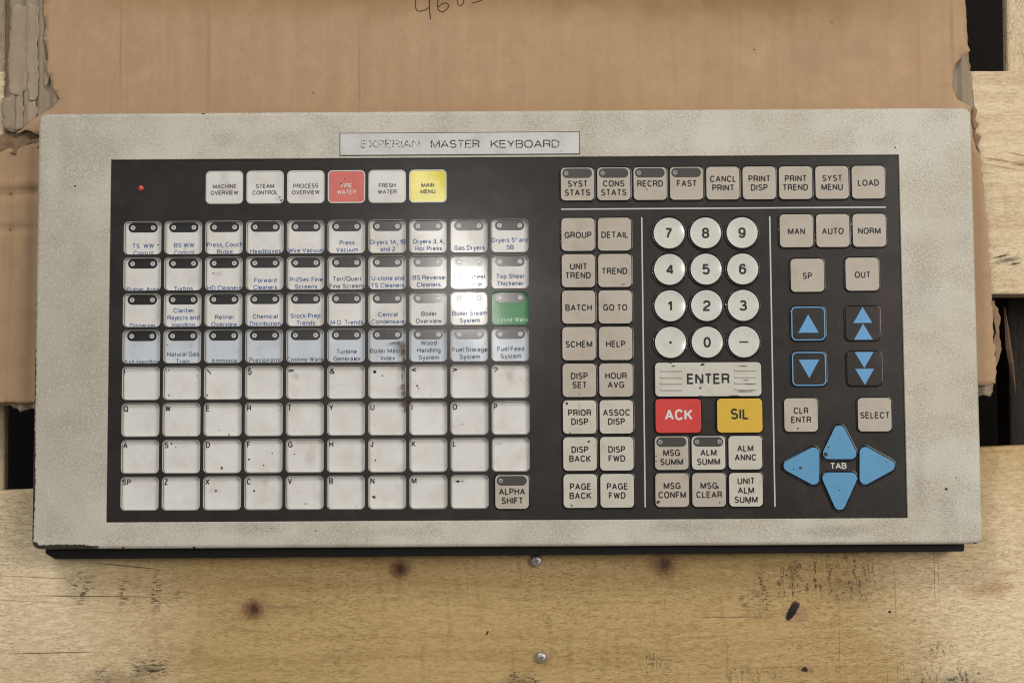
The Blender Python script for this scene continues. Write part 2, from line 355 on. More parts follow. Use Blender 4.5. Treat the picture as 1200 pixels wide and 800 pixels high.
M['plate_edge'] = simple('dark_strip_edge', (0.06, 0.055, 0.05), .7)
M['letter'] = mat_worn_print('worn_black_lettering', (0.024, 0.023, 0.02), .40, 1300)
M['letter_faint'] = mat_worn_print('faint_black_lettering', (0.085, 0.08, 0.075), .47, 1200)
M['chassis'] = simple('black_chassis_and_shadow', (0.006, 0.0055, 0.005), .6, .3)
M['dirt'] = mat_smear('brown_dirt_speck', (0.07, 0.045, 0.028), 1500, .3, .85)
M['smear'] = mat_smear('brown_grease_smear', (0.085, 0.058, 0.036), 520, .36, .92)
M['wood_main'] = mat_wood('weathered_pine', 1.0, main=True)
M['wood_right'] = mat_wood('fresh_pine', 1.0, pale=1, seed=3.3, extra=right_plank_marks)
M['wood_vert'] = mat_wood('pine_upright', .9, pale=1, seed=5.1, vertical=True)
M['wood_dark'] = mat_wood('dark_brown_timber', .55, dark=True, seed=8, vertical=True)  # very dark brown grain, toned down further
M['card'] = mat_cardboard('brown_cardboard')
M['card_torn'] = mat_cardboard('torn_grey_cardboard', (0.30, 0.235, 0.165), True)
M['card_torn2'] = mat_cardboard('torn_pale_cardboard', (0.345, 0.265, 0.185), True)
M['card_under'] = mat_cardboard('shabby_cardboard', (0.26, 0.17, 0.10), True)
M['pencil'] = simple('brown_pen_line', (0.055, 0.022, 0.014), .7)
M['steel'] = simple('zinc_steel', (0.50, 0.49, 0.46), .46, .5, metallic=.85, grime=.5, gs=900)
M['floor'] = simple('shaded_earth', (0.012, 0.0095, 0.008), .9, .1)  # shade down in the pallet gaps is put into this near-black colour

# ------------------------------------------------------------------ object helpers
def mesh_obj(name, verts, faces, mats, fmat=None, parent=None, loc=None, smooth=False, label=None, kind=None):
    me = bpy.data.meshes.new(name); me.from_pydata([tuple(v) for v in verts], [], faces); me.update()
    return link(name, me, mats, fmat, parent, loc, smooth, label, kind)
def link(name, me, mats=None, fmat=None, parent=None, loc=None, smooth=False, label=None, kind=None):
    if mats and not me.materials:
        for m_ in (mats if isinstance(mats, (list, tuple)) else [mats]): me.materials.append(m_)
        if fmat is not None:
            for p, i in zip(me.polygons, fmat): p.material_index = i
        if smooth is not False:
            for i, p in enumerate(me.polygons): p.use_smooth = True if smooth is True else smooth(i)
    o = bpy.data.objects.new(name, me); COL.objects.link(o)
    if parent: o.parent = parent
    if loc is not None: o.location = loc
    if label: o['label'] = label
    if kind: o['kind'] = kind
    return o
def empty(name, label, cat, loc=(0, 0, 0)):
    o = bpy.data.objects.new(name, None); COL.objects.link(o); o.location = loc; o.empty_display_size = .05
    o['label'] = label; o['category'] = cat
    return o

def offset_poly(pts, d):
    n = len(pts); out = []
    for i in range(n):
        p0, p1, p2 = Vector(pts[i - 1]), Vector(pts[i]), Vector(pts[(i + 1) % n])
        e1 = (p1 - p0).normalized(); e2 = (p2 - p1).normalized()
        n1 = Vector((-e1.y, e1.x)); n2 = Vector((-e2.y, e2.x))          # inward for ccw
        k = d / max(.2, 1 + n1.dot(n2))
        out.append(p1 + (n1 + n2) * k)
    return out
def round_poly(pts, r, inset=0.0, seg=5):
    """ccw convex polygon, inset, with rounded corners; always len(pts)*(seg+1) vertices"""
    q = offset_poly(pts, inset) if inset else [Vector(p) for p in pts]
    r = max(r - inset, 0.00008); n = len(q); out = []
    for i in range(n):
        p0, p1, p2 = q[i - 1], q[i], q[(i + 1) % n]
        a = (p0 - p1).normalized(); b = (p2 - p1).normalized()
        half = a.angle(b) / 2; t = r / math.tan(half); c = p1 + (a + b).normalized() * (r / math.sin(half))
        s = p1 + a * t - c; e = p1 + b * t - c
        a0 = math.atan2(s.y, s.x); a1 = math.atan2(e.y, e.x)
        while a1 < a0: a1 += 2 * math.pi
        if a1 - a0 > math.pi: a1 -= 2 * math.pi
        for j in range(seg + 1):
            an = a0 + (a1 - a0) * j / seg
            out.append((c.x + r * math.cos(an), c.y + r * math.sin(an)))
    return out
def rect(w_, h_): return [(-w_ / 2, -h_ / 2), (w_ / 2, -h_ / 2), (w_ / 2, h_ / 2), (-w_ / 2, h_ / 2)]
def loft(rings, mats_idx, cap_mat, bottom=False, center=None):
    """rings: list of (outline, z); returns verts, faces, material indices"""
    V, Fc, Mi = [], [], []; n = len(rings[0][0])
    for ol, z in rings: V += [(p[0], p[1], z) for p in ol]
    for k in range(len(rings) - 1):
        for i in range(n):
            j = (i + 1) % n; Fc.append((k * n + i, k * n + j, (k + 1) * n + j, (k + 1) * n + i)); Mi.append(mats_idx[k])
    if cap_mat is not None:
        b = (len(rings) - 1) * n
        if center is None: Fc.append(tuple(range(b, b + n))); Mi.append(cap_mat)
        else:
            V.append((0, 0, center))
            for i in range(n): Fc.append((b + i, b + (i + 1) % n, len(V) - 1)); Mi.append(cap_mat)
    if bottom: Fc.append(tuple(reversed(range(n)))); Mi.append(mats_idx[0])
    return V, Fc, Mi
def poly_rings(pts, r, prof, mats_idx, cap, seg=5):
    return loft([(round_poly(pts, r, i * MM, seg), z * MM) for i, z in prof], mats_idx, cap)

# ------------------------------------------------------------------ lettering: grotesque capitals drawn as strokes
def arc(cx, cy, rx, ry, a0, a1, n=9, e=2.35):
    out = []
    for k in range(n + 1):
        a = math.radians(a0 + (a1 - a0) * k / n); c_, s_ = math.cos(a), math.sin(a)
        out.append((cx + rx * math.copysign(abs(c_) ** (2 / e), c_), cy + ry * math.copysign(abs(s_) ** (2 / e), s_)))
    return out
X = .70
def low_o(w_=.54): return (w_, [arc(.5, X / 2, .5, X / 2, 90, 450, 16)])
G = {
 'A': (.72, [[(0, 0), (.5, 1), (1, 0)], [(.19, .32), (.81, .32)]]),
 'B': (.64, [[(0, 0), (0, 1), (.55, 1)] + arc(.55, .765, .40, .235, 90, -90, 6) + [(0, .53)], [(.5, .53)] + arc(.58, .265, .42, .265, 90, -90, 7) + [(0, 0)]]),
 'C': (.68, [arc(.5, .5, .5, .5, 32, 328, 16)]), 'D': (.66, [[(0, 0), (0, 1), (.42, 1)] + arc(.42, .5, .58, .5, 90, -90, 10) + [(0, 0)]]),
 'E': (.58, [[(1, 0), (0, 0), (0, 1), (.97, 1)], [(0, .53), (.88, .53)]]), 'F': (.54, [[(0, 0), (0, 1), (1, 1)], [(0, .51), (.86, .51)]]),
 'G': (.72, [arc(.5, .5, .5, .5, 32, 340, 16) + [(1, .47), (.55, .47)], [(1, .47), (1, 0)]]),
 'H': (.66, [[(0, 0), (0, 1)], [(1, 0), (1, 1)], [(0, .53), (1, .53)]]), 'I': (.0, [[(0, 0), (0, 1)]]),
 'J': (.48, [[(1, 1), (1, .3)] + arc(.5, .3, .5, .3, 0, -180, 8)]), 'K': (.66, [[(0, 0), (0, 1)], [(1, 1), (0, .36)], [(.36, .6), (1, 0)]]),
 'L': (.52, [[(0, 1), (0, 0), (1, 0)]]), 'M': (.80, [[(0, 0), (0, 1)], [(.03, 1), (.5, .03), (.97, 1)], [(1, 1), (1, 0)]]),
 'N': (.66, [[(0, 0), (0, 1)], [(0, 1), (1, 0)], [(1, 0), (1, 1)]]), 'O': (.74, [arc(.5, .5, .5, .5, 90, 450, 20)]),
 'P': (.60, [[(0, 0), (0, 1), (.55, 1)] + arc(.55, .73, .45, .27, 90, -90, 8) + [(0, .46)]]),
 'Q': (.74, [arc(.5, .5, .5, .5, 90, 450, 20), [(.62, .26), (1.0, -.04)]]),
 'R': (.64, [[(0, 0), (0, 1), (.55, 1)] + arc(.55, .745, .43, .255, 90, -90, 8) + [(0, .49)], [(.55, .49), (.9, .42), (.93, .12), (1, 0)]]),
 'S': (.62, [arc(.5, .75, .46, .25, 28, 262, 10, 2) + arc(.5, .265, .5, .265, 82, -155, 11, 2)]),
 'T': (.60, [[(.5, 0), (.5, 1)], [(0, 1), (1, 1)]]), 'U': (.66, [[(0, 1), (0, .3)] + arc(.5, .3, .5, .3, 180, 360, 9) + [(1, 1)]]),
 'V': (.66, [[(0, 1), (.5, 0), (1, 1)]]), 'W': (.90, [[(0, 1), (.26, 0), (.5, .95), (.74, 0), (1, 1)]]), 'X': (.66, [[(0, 0), (1, 1)], [(0, 1), (1, 0)]]),
 'Y': (.66, [[(0, 1), (.5, .43), (1, 1)], [(.5, .43), (.5, 0)]]), 'Z': (.60, [[(0, 1), (1, 1), (0, 0), (1, 0)]]),
 '0': (.52, [arc(.5, .5, .5, .5, 90, 450, 18)]), '1': (.34, [[(0, .74), (.55, .8), (1, 1), (1, 0)]]),
 '2': (.54, [arc(.5, .71, .5, .29, 170, -25, 9) + [(.08, .2), (0, 0), (1, 0)]]),
 '3': (.54, [arc(.48, .755, .44, .245, 160, -80, 8) + [(.36, .53)], [(.4, .53)] + arc(.48, .27, .52, .27, 80, -165, 9)]),
 '4': (.58, [[(.74, 0), (.74, 1), (0, .27), (1, .27)]]), '5': (.54, [[(.92, 1), (.14, 1), (.04, .5)] + arc(.48, .33, .52, .33, 130, -155, 10)]),
 '6': (.54, [arc(.52, .32, .48, .32, 180, -180, 14), [(.04, .32)] + arc(.54, .52, .50, .48, 180, 35, 9)]),
 '7': (.54, [[(0, 1), (1, 1), (.5, .45), (.3, 0)]]), '8': (.54, [arc(.5, .76, .43, .24, 90, 450, 14), arc(.5, .265, .5, .265, 90, 450, 14)]),
 '9': (.54, [arc(.48, .68, .48, .32, 0, 360, 14), [(.96, .68)] + arc(.46, .48, .50, .48, 0, -145, 9)]),
 'a': (.50, [[(.97, 0), (.97, .46)] + arc(.5, .46, .47, .24, 0, 155, 6), [(.97, .42), (.4, .39)] + arc(.38, .19, .38, .19, 90, 270, 6) + [(.7, .03), (.97, .2)]]),
 'b': (.52, [[(0, 0), (0, 1)], arc(.5, X / 2, .5, X / 2, 180, -180, 14)]), 'c': (.50, [arc(.5, X / 2, .5, X / 2, 38, 322, 12)]),
 'd': (.52, [[(1, 0), (1, 1)], arc(.5, X / 2, .5, X / 2, 0, 360, 14)]), 'e': (.52, [[(0, .36), (1, .36)] + arc(.5, X / 2, .5, X / 2, 5, 318, 13)]),
 'f': (.26, [[(.35, 0), (.35, .8)] + arc(.95, .8, .6, .2, 180, 90, 3), [(0, X), (1, X)]]),
 'g': (.52, [arc(.5, X / 2, .5, X / 2, 0, 360, 14), [(1, X), (1, -.06)] + arc(.5, -.06, .5, .19, 0, -155, 6)]),
 'h': (.50, [[(0, 0), (0, 1)], arc(.5, .42, .5, .28, 175, 0, 7) + [(1, 0)]]), 'i': (.0, [[(0, 0), (0, X)], [(0, .88), (0, 1)]]), 'j': (.0, [[(0, -.2), (0, X)]]),
 'k': (.46, [[(0, 0), (0, 1)], [(.9, X), (0, .24)], [(.38, .42), (1, 0)]]), 'l': (.0, [[(0, 0), (0, 1)]]),
 'm': (.78, [[(0, 0), (0, X)], arc(.25, .44, .25, .26, 175, 0, 6) + [(.5, 0)], arc(.75, .44, .25, .26, 175, 0, 6) + [(1, 0)]]),
 'n': (.50, [[(0, 0), (0, X)], arc(.5, .42, .5, .28, 175, 0, 7) + [(1, 0)]]), 'o': low_o(), 'p': (.52, [[(0, -.25), (0, X)], arc(.5, X / 2, .5, X / 2, 180, -180, 14)]),
 'q': (.52, [[(1, -.25), (1, X)], arc(.5, X / 2, .5, X / 2, 0, 360, 14)]), 'r': (.28, [[(0, 0), (0, X)], [(0, .42)] + arc(1, .42, 1, .27, 175, 92, 4)]),
 's': (.46, [arc(.5, .525, .46, .175, 28, 262, 8, 2) + arc(.5, .185, .5, .185, 82, -155, 9, 2)]), 't': (.28, [[(.4, .9), (.4, .16)] + arc(.9, .16, .5, .14, 180, 270, 3), [(0, X), (1, X)]]),
 'u': (.50, [[(1, X), (1, 0)], [(0, X), (0, .28)] + arc(.5, .28, .5, .28, 180, 360, 7)]), 'v': (.50, [[(0, X), (.5, 0), (1, X)]]), 'w': (.74, [[(0, X), (.26, 0), (.5, X), (.74, 0), (1, X)]]),
 'x': (.48, [[(0, 0), (1, X)], [(0, X), (1, 0)]]), 'y': (.50, [[(0, X), (.5, 0)], [(1, X), (.4, -.2), (.1, -.22)]]), 'z': (.46, [[(0, X), (1, X), (0, 0), (1, 0)]]),
 '!': (.0, [[(0, .32), (0, 1)], [(0, 0), (0, .12)]]), '"': (.62, [[(0, .7), (0, 1)], [(1, .7), (1, 1)]]), '\\': (.85, [[(0, 1), (1, 0)]]), '/': (.28, [[(0, -.02), (1, 1.02)]]),
 '$': (.72, [arc(.5, .74, .48, .24, 20, 268, 9) + arc(.5, .27, .5, .25, 88, -162, 10), [(.5, -.12), (.5, .03)], [(.5, .97), (.5, 1.12)]]), '=': (1.0, [[(0, .34), (1, .34)], [(0, .62), (1, .62)]]),
 '&': (.86, [[(1, 0), (.22, .72)] + arc(.45, .8, .25, .2, 190, -30, 8) + [(.3, .52)] + arc(.38, .27, .38, .27, 130, 300, 8) + [(.95, .42)]]),
 '<': (.9, [[(1, .78), (0, .5), (1, .22)]]), '>': (.9, [[(0, .78), (1, .5), (0, .22)]]), '?': (.72, [arc(.5, .73, .5, .27, 165, -60, 9) + [(.5, .42), (.5, .28)], [(.5, 0), (.5, .12)]]),
 '-': (.30, [[(0, .36), (1, .36)]]), '.': (.0, [[(0, 0), (0, .07)]]), ',': (.08, [[(1, .08), (0, -.16)]]), '\u2020': (.34, [[(.5, .4), (.5, 1.06)], [(0, .98), (1, .98)]]),
}
def stroke(pts, hw, z, V, Fc):
    # break the pen line at sharp corners, each piece running a little past the corner
    for i in range(1, len(pts) - 1):
        a_ = Vector(pts[i]) - Vector(pts[i - 1]); b_ = Vector(pts[i + 1]) - Vector(pts[i])
        if a_.length > 1e-5 and b_.length > 1e-5 and a_.normalized().dot(b_.normalized()) < -.3:
            e1 = Vector(pts[i]) + a_.normalized() * hw * .15; e2 = Vector(pts[i]) - b_.normalized() * hw * .15
            stroke(list(pts[:i]) + [tuple(e1)], hw, z, V, Fc); stroke([tuple(e2)] + list(pts[i + 1:]), hw, z + 7e-7, V, Fc); return
    closed = len(pts) > 3 and abs(pts[0][0] - pts[-1][0]) + abs(pts[0][1] - pts[-1][1]) < 1e-6
    q = [Vector(p) for p in pts]; o = [q[0]]
    for p in q[1:]:
        if (p - o[-1]).length > 1e-4: o.append(p)
    if closed: o = o[:-1] if (o[0] - o[-1]).length < 1e-4 else o
    n = len(o); b = len(V)
    for i in range(n):
        if closed: d1 = (o[i] - o[i - 1]).normalized(); d2 = (o[(i + 1) % n] - o[i]).normalized()
        else:
            d1 = (o[i] - o[i - 1]).normalized() if i else (o[1] - o[0]).normalized(); d2 = (o[i + 1] - o[i]).normalized() if i < n - 1 else d1
        n1 = Vector((-d1.y, d1.x)); n2 = Vector((-d2.y, d2.x)); k = hw / max(.42, 1 + n1.dot(n2))
        mv = (n1 + n2) * k
        V.append(Vector((o[i].x + mv.x, o[i].y + mv.y, z))); V.append(Vector((o[i].x - mv.x, o[i].y - mv.y, z)))
    for i in range(n if closed else n - 1):
        a_, c_ = b + 2 * i, b + 2 * ((i + 1) % n); Fc.append((a_ + 1, c_ + 1, c_, a_))
def text_mesh(s_, sw, wf=1.0, gap=.10):
    """sw: stroke width in cap heights; cap height is 1"""
    V, Fc = [], []; x = 0.0; hw = sw / 2; k = 0
    for ch_ in s_:
        if ch_ == ' ': x += .27 * wf; continue
        w_, st = G[ch_]
        w_ = max(0, w_ * wf - sw); x += hw
        for ln in st:
            stroke([(x + p[0] * w_, hw + p[1] * (1 - sw) if 0 <= p[1] <= 1 else p[1]) for p in ln], hw * (1 if True else 1), k * 1.5e-6, V, Fc); k += 1
        x += w_ + hw + gap
    return V, Fc
def measure(s_, sw, wf): V, _ = text_mesh(s_, sw, wf); xs = [v.x for v in V]; return max(xs) - min(xs)
STY = {}
def style(name, cap, word, width, sw):
    lo, hi = .5, 2.0
    for _ in range(14):
        md = (lo + hi) / 2
        if measure(word, sw, md) * cap < width: lo = md
        else: hi = md
    STY[name] = (cap * MM, sw, md)
style('pad', 3.4, 'GROUP', 13.9, .185)
style('small', 2.25, 'OVERVIEW', 14.2, .17)
style('label', 2.45, 'Press, Couch', 18.6, .175)
style('letter', 3.1, 'R', 2.05, .175)
style('num', 5.5, '8', 3.8, .19)
style('enter', 5.5, 'ENTER', 21.8, .18)
style('ack', 5.6, 'ACK', 14.0, .18)
style('tab', 3.1, 'TAB', 7.9, .165)
style('plate', 4.2, 'KEYBOARD', 34.0, .135)
def lines_mesh(lines, sty, clip=None, tilt=0.0):
    """lines: (text, x, y_of_cap_centre, align) in metres relative to the key's centre -> verts, faces (flat print)"""
    cap, sw, wf = STY[sty]; kx = ky = cap; AV, AF = [], []
    for s, x, y, al in lines:
        V, Fc = text_mesh(s, sw, wf)
        if not V: continue
        x0 = min(v.x for v in V); x1 = max(v.x for v in V)
        off = {'C': -(x0 + x1) / 2, 'L': -x0, 'R': -x1}[al]
        b = len(AV)
        AV += [Vector(((v.x + off) * kx + x, v.y * ky + y - cap / 2, v.z)) for v in V]
        AF += [tuple(i + b for i in f) for f in Fc]
    if tilt:
        AV = [Vector((v.x, v.y + v.x * tilt, v.z)) for v in AV]
    if clip:
        bm = bmesh.new(); vs = [bm.verts.new(v) for v in AV]
        for f in AF:
            try: bm.faces.new([vs[i] for i in f])
            except ValueError: pass
        xa, xb, ya, yb = clip
        for co, no in (((xa, 0, 0), (-1, 0, 0)), ((xb, 0, 0), (1, 0, 0)), ((0, ya, 0), (0, -1, 0)), ((0, yb, 0), (0, 1, 0))):
            bmesh.ops.bisect_plane(bm, geom=bm.verts[:] + bm.edges[:] + bm.faces[:], plane_co=co, plane_no=no, clear_outer=True)
        bm.verts.index_update()
        AV = [v.co.copy() for v in bm.verts]; AF = [tuple(v.index for v in f.verts) for f in bm.faces]; bm.free()
    return AV, AF

# ================================================================== SETTING
gz = -0.20
g = at(600, 400, gz)
mesh_obj('ground', [(g.x - 2, g.y - 2, gz), (g.x + 2, g.y - 2, gz), (g.x + 2, g.y + 2, gz), (g.x - 2, g.y + 2, gz)], [(0, 1, 2, 3)], M['floor'], kind='structure')

pallet = empty('pallet', 'weathered pine pallet under the cardboard and the keyboard', 'pallet', (0, -0.1, -0.16))
def P(o): o.location = o.location - Vector(pallet.location); return o
def plank(name, px, z, th, mat, cham=1.2, label=None, jag=0.0):
    pts = [at(u, v, z) for u, v in px]; pts = [(p.x, p.y) for p in pts]
    ar = sum(pts[i - 1][0] * pts[i][1] - pts[i][0] * pts[i - 1][1] for i in range(len(pts)))
    if ar < 0: pts.reverse()
    V, Fc, Mi = loft([(round_poly(pts, .002, 0, 3), z - th), (round_poly(pts, .002, 0, 3), z - cham * MM),
                      (round_poly(pts, .002, cham * .35 * MM, 3), z - cham * .3 * MM), (round_poly(pts, .002, cham * MM, 3), z)], [0, 0, 0], 0, True)
    return P(mesh_obj(name, V, Fc, mat, Mi, pallet, (0, 0, 0), label=label))
plank('plank', [(-170, 582), (37, 573), (1153, 523.5), (1370, 514), (1370, 930), (-170, 930)], 0, .020, M['wood_main'], 1.6, 'wide weathered plank with knots and dark marks')
plank('plank', [(-170, 84), (1370, 83), (1370, 344.5), (-170, 346)], 0, .019, M['wood_right'], .9, 'pale fresh plank at the right')
plank('stringer', [(1177, -160), (1390, -160), (1390, 130), (1181, 130)], -.0195, .006, M['wood_vert'], 1.5)
plank('stringer', [(1179, 300), (1390, 300), (1400, 640), (1186, 640)], -.055, .02, M['wood_dark'], 1.5, 'dark brown upright in the right gap')
plank('stringer', [(-190, -160), (7.5, -160), (4.5, 640), (-190, 640)], -.0205, .006, M['wood_vert'], 1.5)
# a long splinter standing off the dark timber
sp = [(1177, 360, -.03, .5), (1180, 385, -.03, 1.1), (1182, 408, -.032, 1.6), (1185, 425, -.036, 1.5), (1188, 448, -.045, .9), (1190, 465, -.052, .3)]
V = []; Fc = []
for i, (u, v, z, wd) in enumerate(sp):
    p = at(u, v, z)
    V += [p + Vector((-wd * MM, 0, 0)), p + Vector((0, 0, .7 * MM)), p + Vector((wd * MM, 0, 0)), p + Vector((0, 0, -.7 * MM))]
    if i:
        b = 4 * i
        for j in range(4): Fc.append((b - 4 + j, b - 4 + (j + 1) % 4, b + (j + 1) % 4, b + j))
P(mesh_obj('splinter', V, Fc, simple('raw_splinter', (.16, .09, .05), .8), None, pallet, (0, 0, 0)))

def screw(u, v, r=2.9):
    p = at(u, v, 0.001)
    ol = lambda q: [(q * MM * math.cos(a * math.pi / 10), q * MM * math.sin(a * math.pi / 10)) for a in range(20)]
    V, Fc, Mi = loft([(ol(r * .75), -.001), (ol(r), .0002), (ol(r), .0009), (ol(r * .86), .0016), (ol(r * .55), .0021)], [0] * 4, 0)
    s = P(mesh_obj('screw', V, Fc, M['steel'], Mi, pallet, (p.x, p.y, .0012), smooth=True))
    # cross recess as four dark slots
    V, Fc = [], []
    for a in (.3, .3 + math.pi / 2):
        c_, s_ = math.cos(a), math.sin(a); b = len(V); L, wd, z = r * .5 * MM, .28 * MM, .00216
        for x, y in ((-L, -wd), (L, -wd), (L, wd), (-L, wd)): V.append((x * c_ - y * s_, x * s_ + y * c_, z + (0 if a < 1 else .00002)))
        Fc.append((b, b + 1, b + 2, b + 3))
    mesh_obj('recess', V, Fc, simple('screw_recess', (.08, .075, .07), .6), None, s)
    return s
screw(628.5, 656.5, 3.1); screw(634.5, 769.5, 2.9)

# ------------------------------------------------------------------ cardboard
CZ = .0050
card = empty('cardboard_sheet', 'brown corrugated cardboard sheet with torn edges under the keyboard', 'cardboard', (at(600, 60, 0).x, at(600, 60, 0).y, 0))
def densify(px, z, step=.0022, jit=.0005):
    pts = [at(u, v, z) for u, v in px]; out = []; n = len(pts)
    for i in range(n):
        a, b = pts[i], pts[(i + 1) % n]; L = (b - a).length; m_ = max(1, int(L / step))
        for j in range(m_):
            q = a.lerp(b, j / m_)
            out.append(Vector((q.x + random.uniform(-jit, jit), q.y + random.uniform(-jit, jit))))
    return out
def inside(P_, poly):
    x, y = P_[:, 0], P_[:, 1]; ins = np.zeros(len(P_), bool); n = len(poly)
    for i in range(n):
        x1, y1 = poly[i - 1]; x2, y2 = poly[i]
        c_ = ((y1 > y) != (y2 > y)) & (x < (x2 - x1) * (y - y1) / (y2 - y1 + 1e-12) + x1); ins ^= c_
    return ins
def sheet(name, px, z, dx, dy, hf, mat, parent, thick=.0004, jit=.0005, label=None):
    bd = densify(px, z, jit=jit); A = np.array([(p.x, p.y) for p in bd])
    x0, y0 = A.min(0); x1, y1 = A.max(0)
    gx, gy = np.meshgrid(np.arange(x0, x1, dx), np.arange(y0, y1, dy)); G = np.stack([gx.ravel(), gy.ravel()], 1)
    G = G + np.random.RandomState(3).uniform(-.1, .1, G.shape) * (dx, dy)
    G = G[inside(G, A)]
    co = [Vector(p) for p in A] + [Vector(p) for p in G]; n = len(A)
    vo, ed, fa, *_ = delaunay_2d_cdt(co, [(i, (i + 1) % n) for i in range(n)], [], 1, 1e-6)
    V = [(p.x, p.y, z + hf(p.x, p.y)) for p in vo]
    o = mesh_obj(name, V, [tuple(f) for f in fa], mat, None, parent, smooth=True, label=label)
    o.location = -Vector(parent.location)
    if thick:
        md = o.modifiers.new('thickness', 'SOLIDIFY'); md.thickness = thick; md.offset = -1
    return o
def gau(d, s_): return math.exp(-(d / s_) ** 2)
from mathutils import noise as mn
def h_top(x, y):
    h = .00006 * math.sin(x * 2 * math.pi / .0072) + .0003 * mn.noise(Vector((x * 18, y * 10, 2)))
    for u in (141, 244, 421): h -= .00018 * gau(x - at(u, 60, CZ).x, .0012)
    h -= .0004 * gau(x - at(1116, 40, CZ).x, .0016)
    if x > at(1125, 40, CZ).x: h -= .0006
    d = x - at(60, 60, CZ).x
    if d < .012: h += .0005 * mn.noise(Vector((x * 120, y * 60, 5)))
    return max(h, -.0009)
h1 = at(0, 226, CZ).y; h2 = at(0, 268, CZ).y; x8 = at(9, 300, CZ).x; x26 = at(30, 300, CZ).x
def h_flap(x, y):
    h = -.0004 + .0016 * mn.noise(Vector((x * 35, y * 22, 7))) + .0004 * mn.noise(Vector((x * 110, y * 80, 1)))
    h -= .0026 * gau(y - h1 - .06 * (x - x8), .0022); h += .0010 * gau(y - h1 - .004, .003)
    h -= .0020 * gau(y - h2, .0016) * gau(x - x8, .012)
    h -= .0024 * gau(x - x8 - .02 * (y - h2), .0014); h += .0006 * gau(x - x26, .003); h -= .0007 * gau(x - x26 - .004, .0016)
    return h
def h_strip(x, y): return .0003 * mn.noise(Vector((x * 50, y * 20, 3))) - .0003
def h_flute(x, y):
    ph = x + .0012 * mn.noise(Vector((x * 10, y * 14, 0)))
    s_ = math.sin(ph * 2 * math.pi / .0078)
    return -.0021 + .0011 * s_ + .0007 * mn.noise(Vector((x * 90, y * 45, 4)))
def h_under(x, y): return -.0040 + .0004 * mn.noise(Vector((x * 40, y * 40, 9)))
top_px = [(64, -60), (1130, -60), (1132, 0), (1133, 30), (1134, 52), (1137, 60), (1128, 67), (1119, 75), (1117, 84), (1116, 96), (1118, 108), (1121, 116), (1128, 119), (1136, 123), (1140, 127),
          (1141, 135), (1143, 150), (1140, 160), (1100, 175), (60, 175), (50, 160), (30, 152), (18, 158), (34, 144), (46, 134), (58, 129), (66, 122), (69, 115), (64, 109), (60, 96), (54, 82), (57, 64), (51, 48), (53, 30), (50, 12), (52, -60)]
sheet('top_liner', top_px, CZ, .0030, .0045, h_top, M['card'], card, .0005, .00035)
sheet('fold_flap', [(-60, 182), (3, 178), (10, 173), (22, 174), (34, 169), (44, 167), (70, 160), (120, 160), (120, 471), (44, 470), (30, 473), (10, 471), (-60, 474)], CZ - .0002, .0018, .0022, h_flap, M['card'], card, .0006, .0004, 'creased and dented left flap of the sheet')
sheet('edge_strip', [(1090, 150), (1141, 150), (1144, 162), (1149, 178), (1152, 210), (1156, 250), (1160, 300), (1162, 350), (1165, 395), (1168, 440), (1168, 450), (1090, 452)], CZ, .0022, .004, h_strip, M['card'], card, .0006, .0006)
sheet('fluting', [(9, -60), (60, -60), (78, 120), (75, 140), (20, 154), (2, 152), (3, 120), (8, 92), (7, 60), (11, 30), (9, 10)], CZ, .0009, .0030, h_flute, M['card_torn'], card, .0003, .0006, 'exposed grey fluting at the torn left edge')
sheet('fluting', [(1108, 62), (1132, 58), (1137, 62), (1139, 80), (1141, 105), (1143, 128), (1145, 152), (1147, 165), (1110, 165)], CZ, .0009, .0030, h_flute, M['card_torn'], card, .0003, .0005, 'exposed fluting at the torn right edge')
sheet('fluting', [(1090, 448), (1167, 449), (1166, 458), (1163, 463), (1090, 465)], CZ - .0008, .0010, .0020, h_flute, M['card_torn'], card, .0003, .0006)
sheet('fluting', [(6, 466), (40, 468), (60, 466), (60, 478), (36, 479), (24, 482), (12, 476)], CZ - .0004, .0010, .0018, h_flute, M['card_torn'], card, .0003, .0008)
sheet('fluting', [(-4, 166), (6, 162), (20, 160), (34, 164), (50, 160), (50, 172), (20, 180), (-4, 182)], CZ - .0016, .0010, .0015, lambda x, y: .0024 * mn.noise(Vector((x * 230, y * 330, 4))), M['card_under'], card, .0002, .0009, 'crumpled shreds in the tear across the left edge')
sheet('bottom_liner', [(6, -60), (1131, -60), (1136, 40), (1143, 110), (1147, 165), (1158, 300), (1166, 458), (1162, 462), (40, 474), (-60, 474), (-60, 185), (0, 155), (2, 100)], CZ, .006, .006, h_under, M['card_under'], card, .0004, .0005)
for pts in ([(14, 10), (22, 4), (31, 9), (30, 60), (31, 104), (24, 112), (12, 111), (9, 80), (12, 40)], [(33, 2), (46, 8), (44, 60), (46, 100), (42, 118), (34, 116), (31, 60)],
            [(2, 114), (14, 113), (13, 150), (4, 153)], [(17, 116), (24, 104), (28, 118), (27, 151), (18, 152)], [(31, 121), (40, 118), (44, 128), (40, 142), (32, 150)], [(50, 70), (57, 74), (58, 96), (53, 104)]):
    sheet('paper_remnant', pts, CZ - .0013, .0016, .0022, lambda x, y: .0006 * mn.noise(Vector((x * 120, y * 60, 8))) + .0004 * math.sin(x * 2 * math.pi / .0078), M['card_torn2'], card, .0003, .0006)
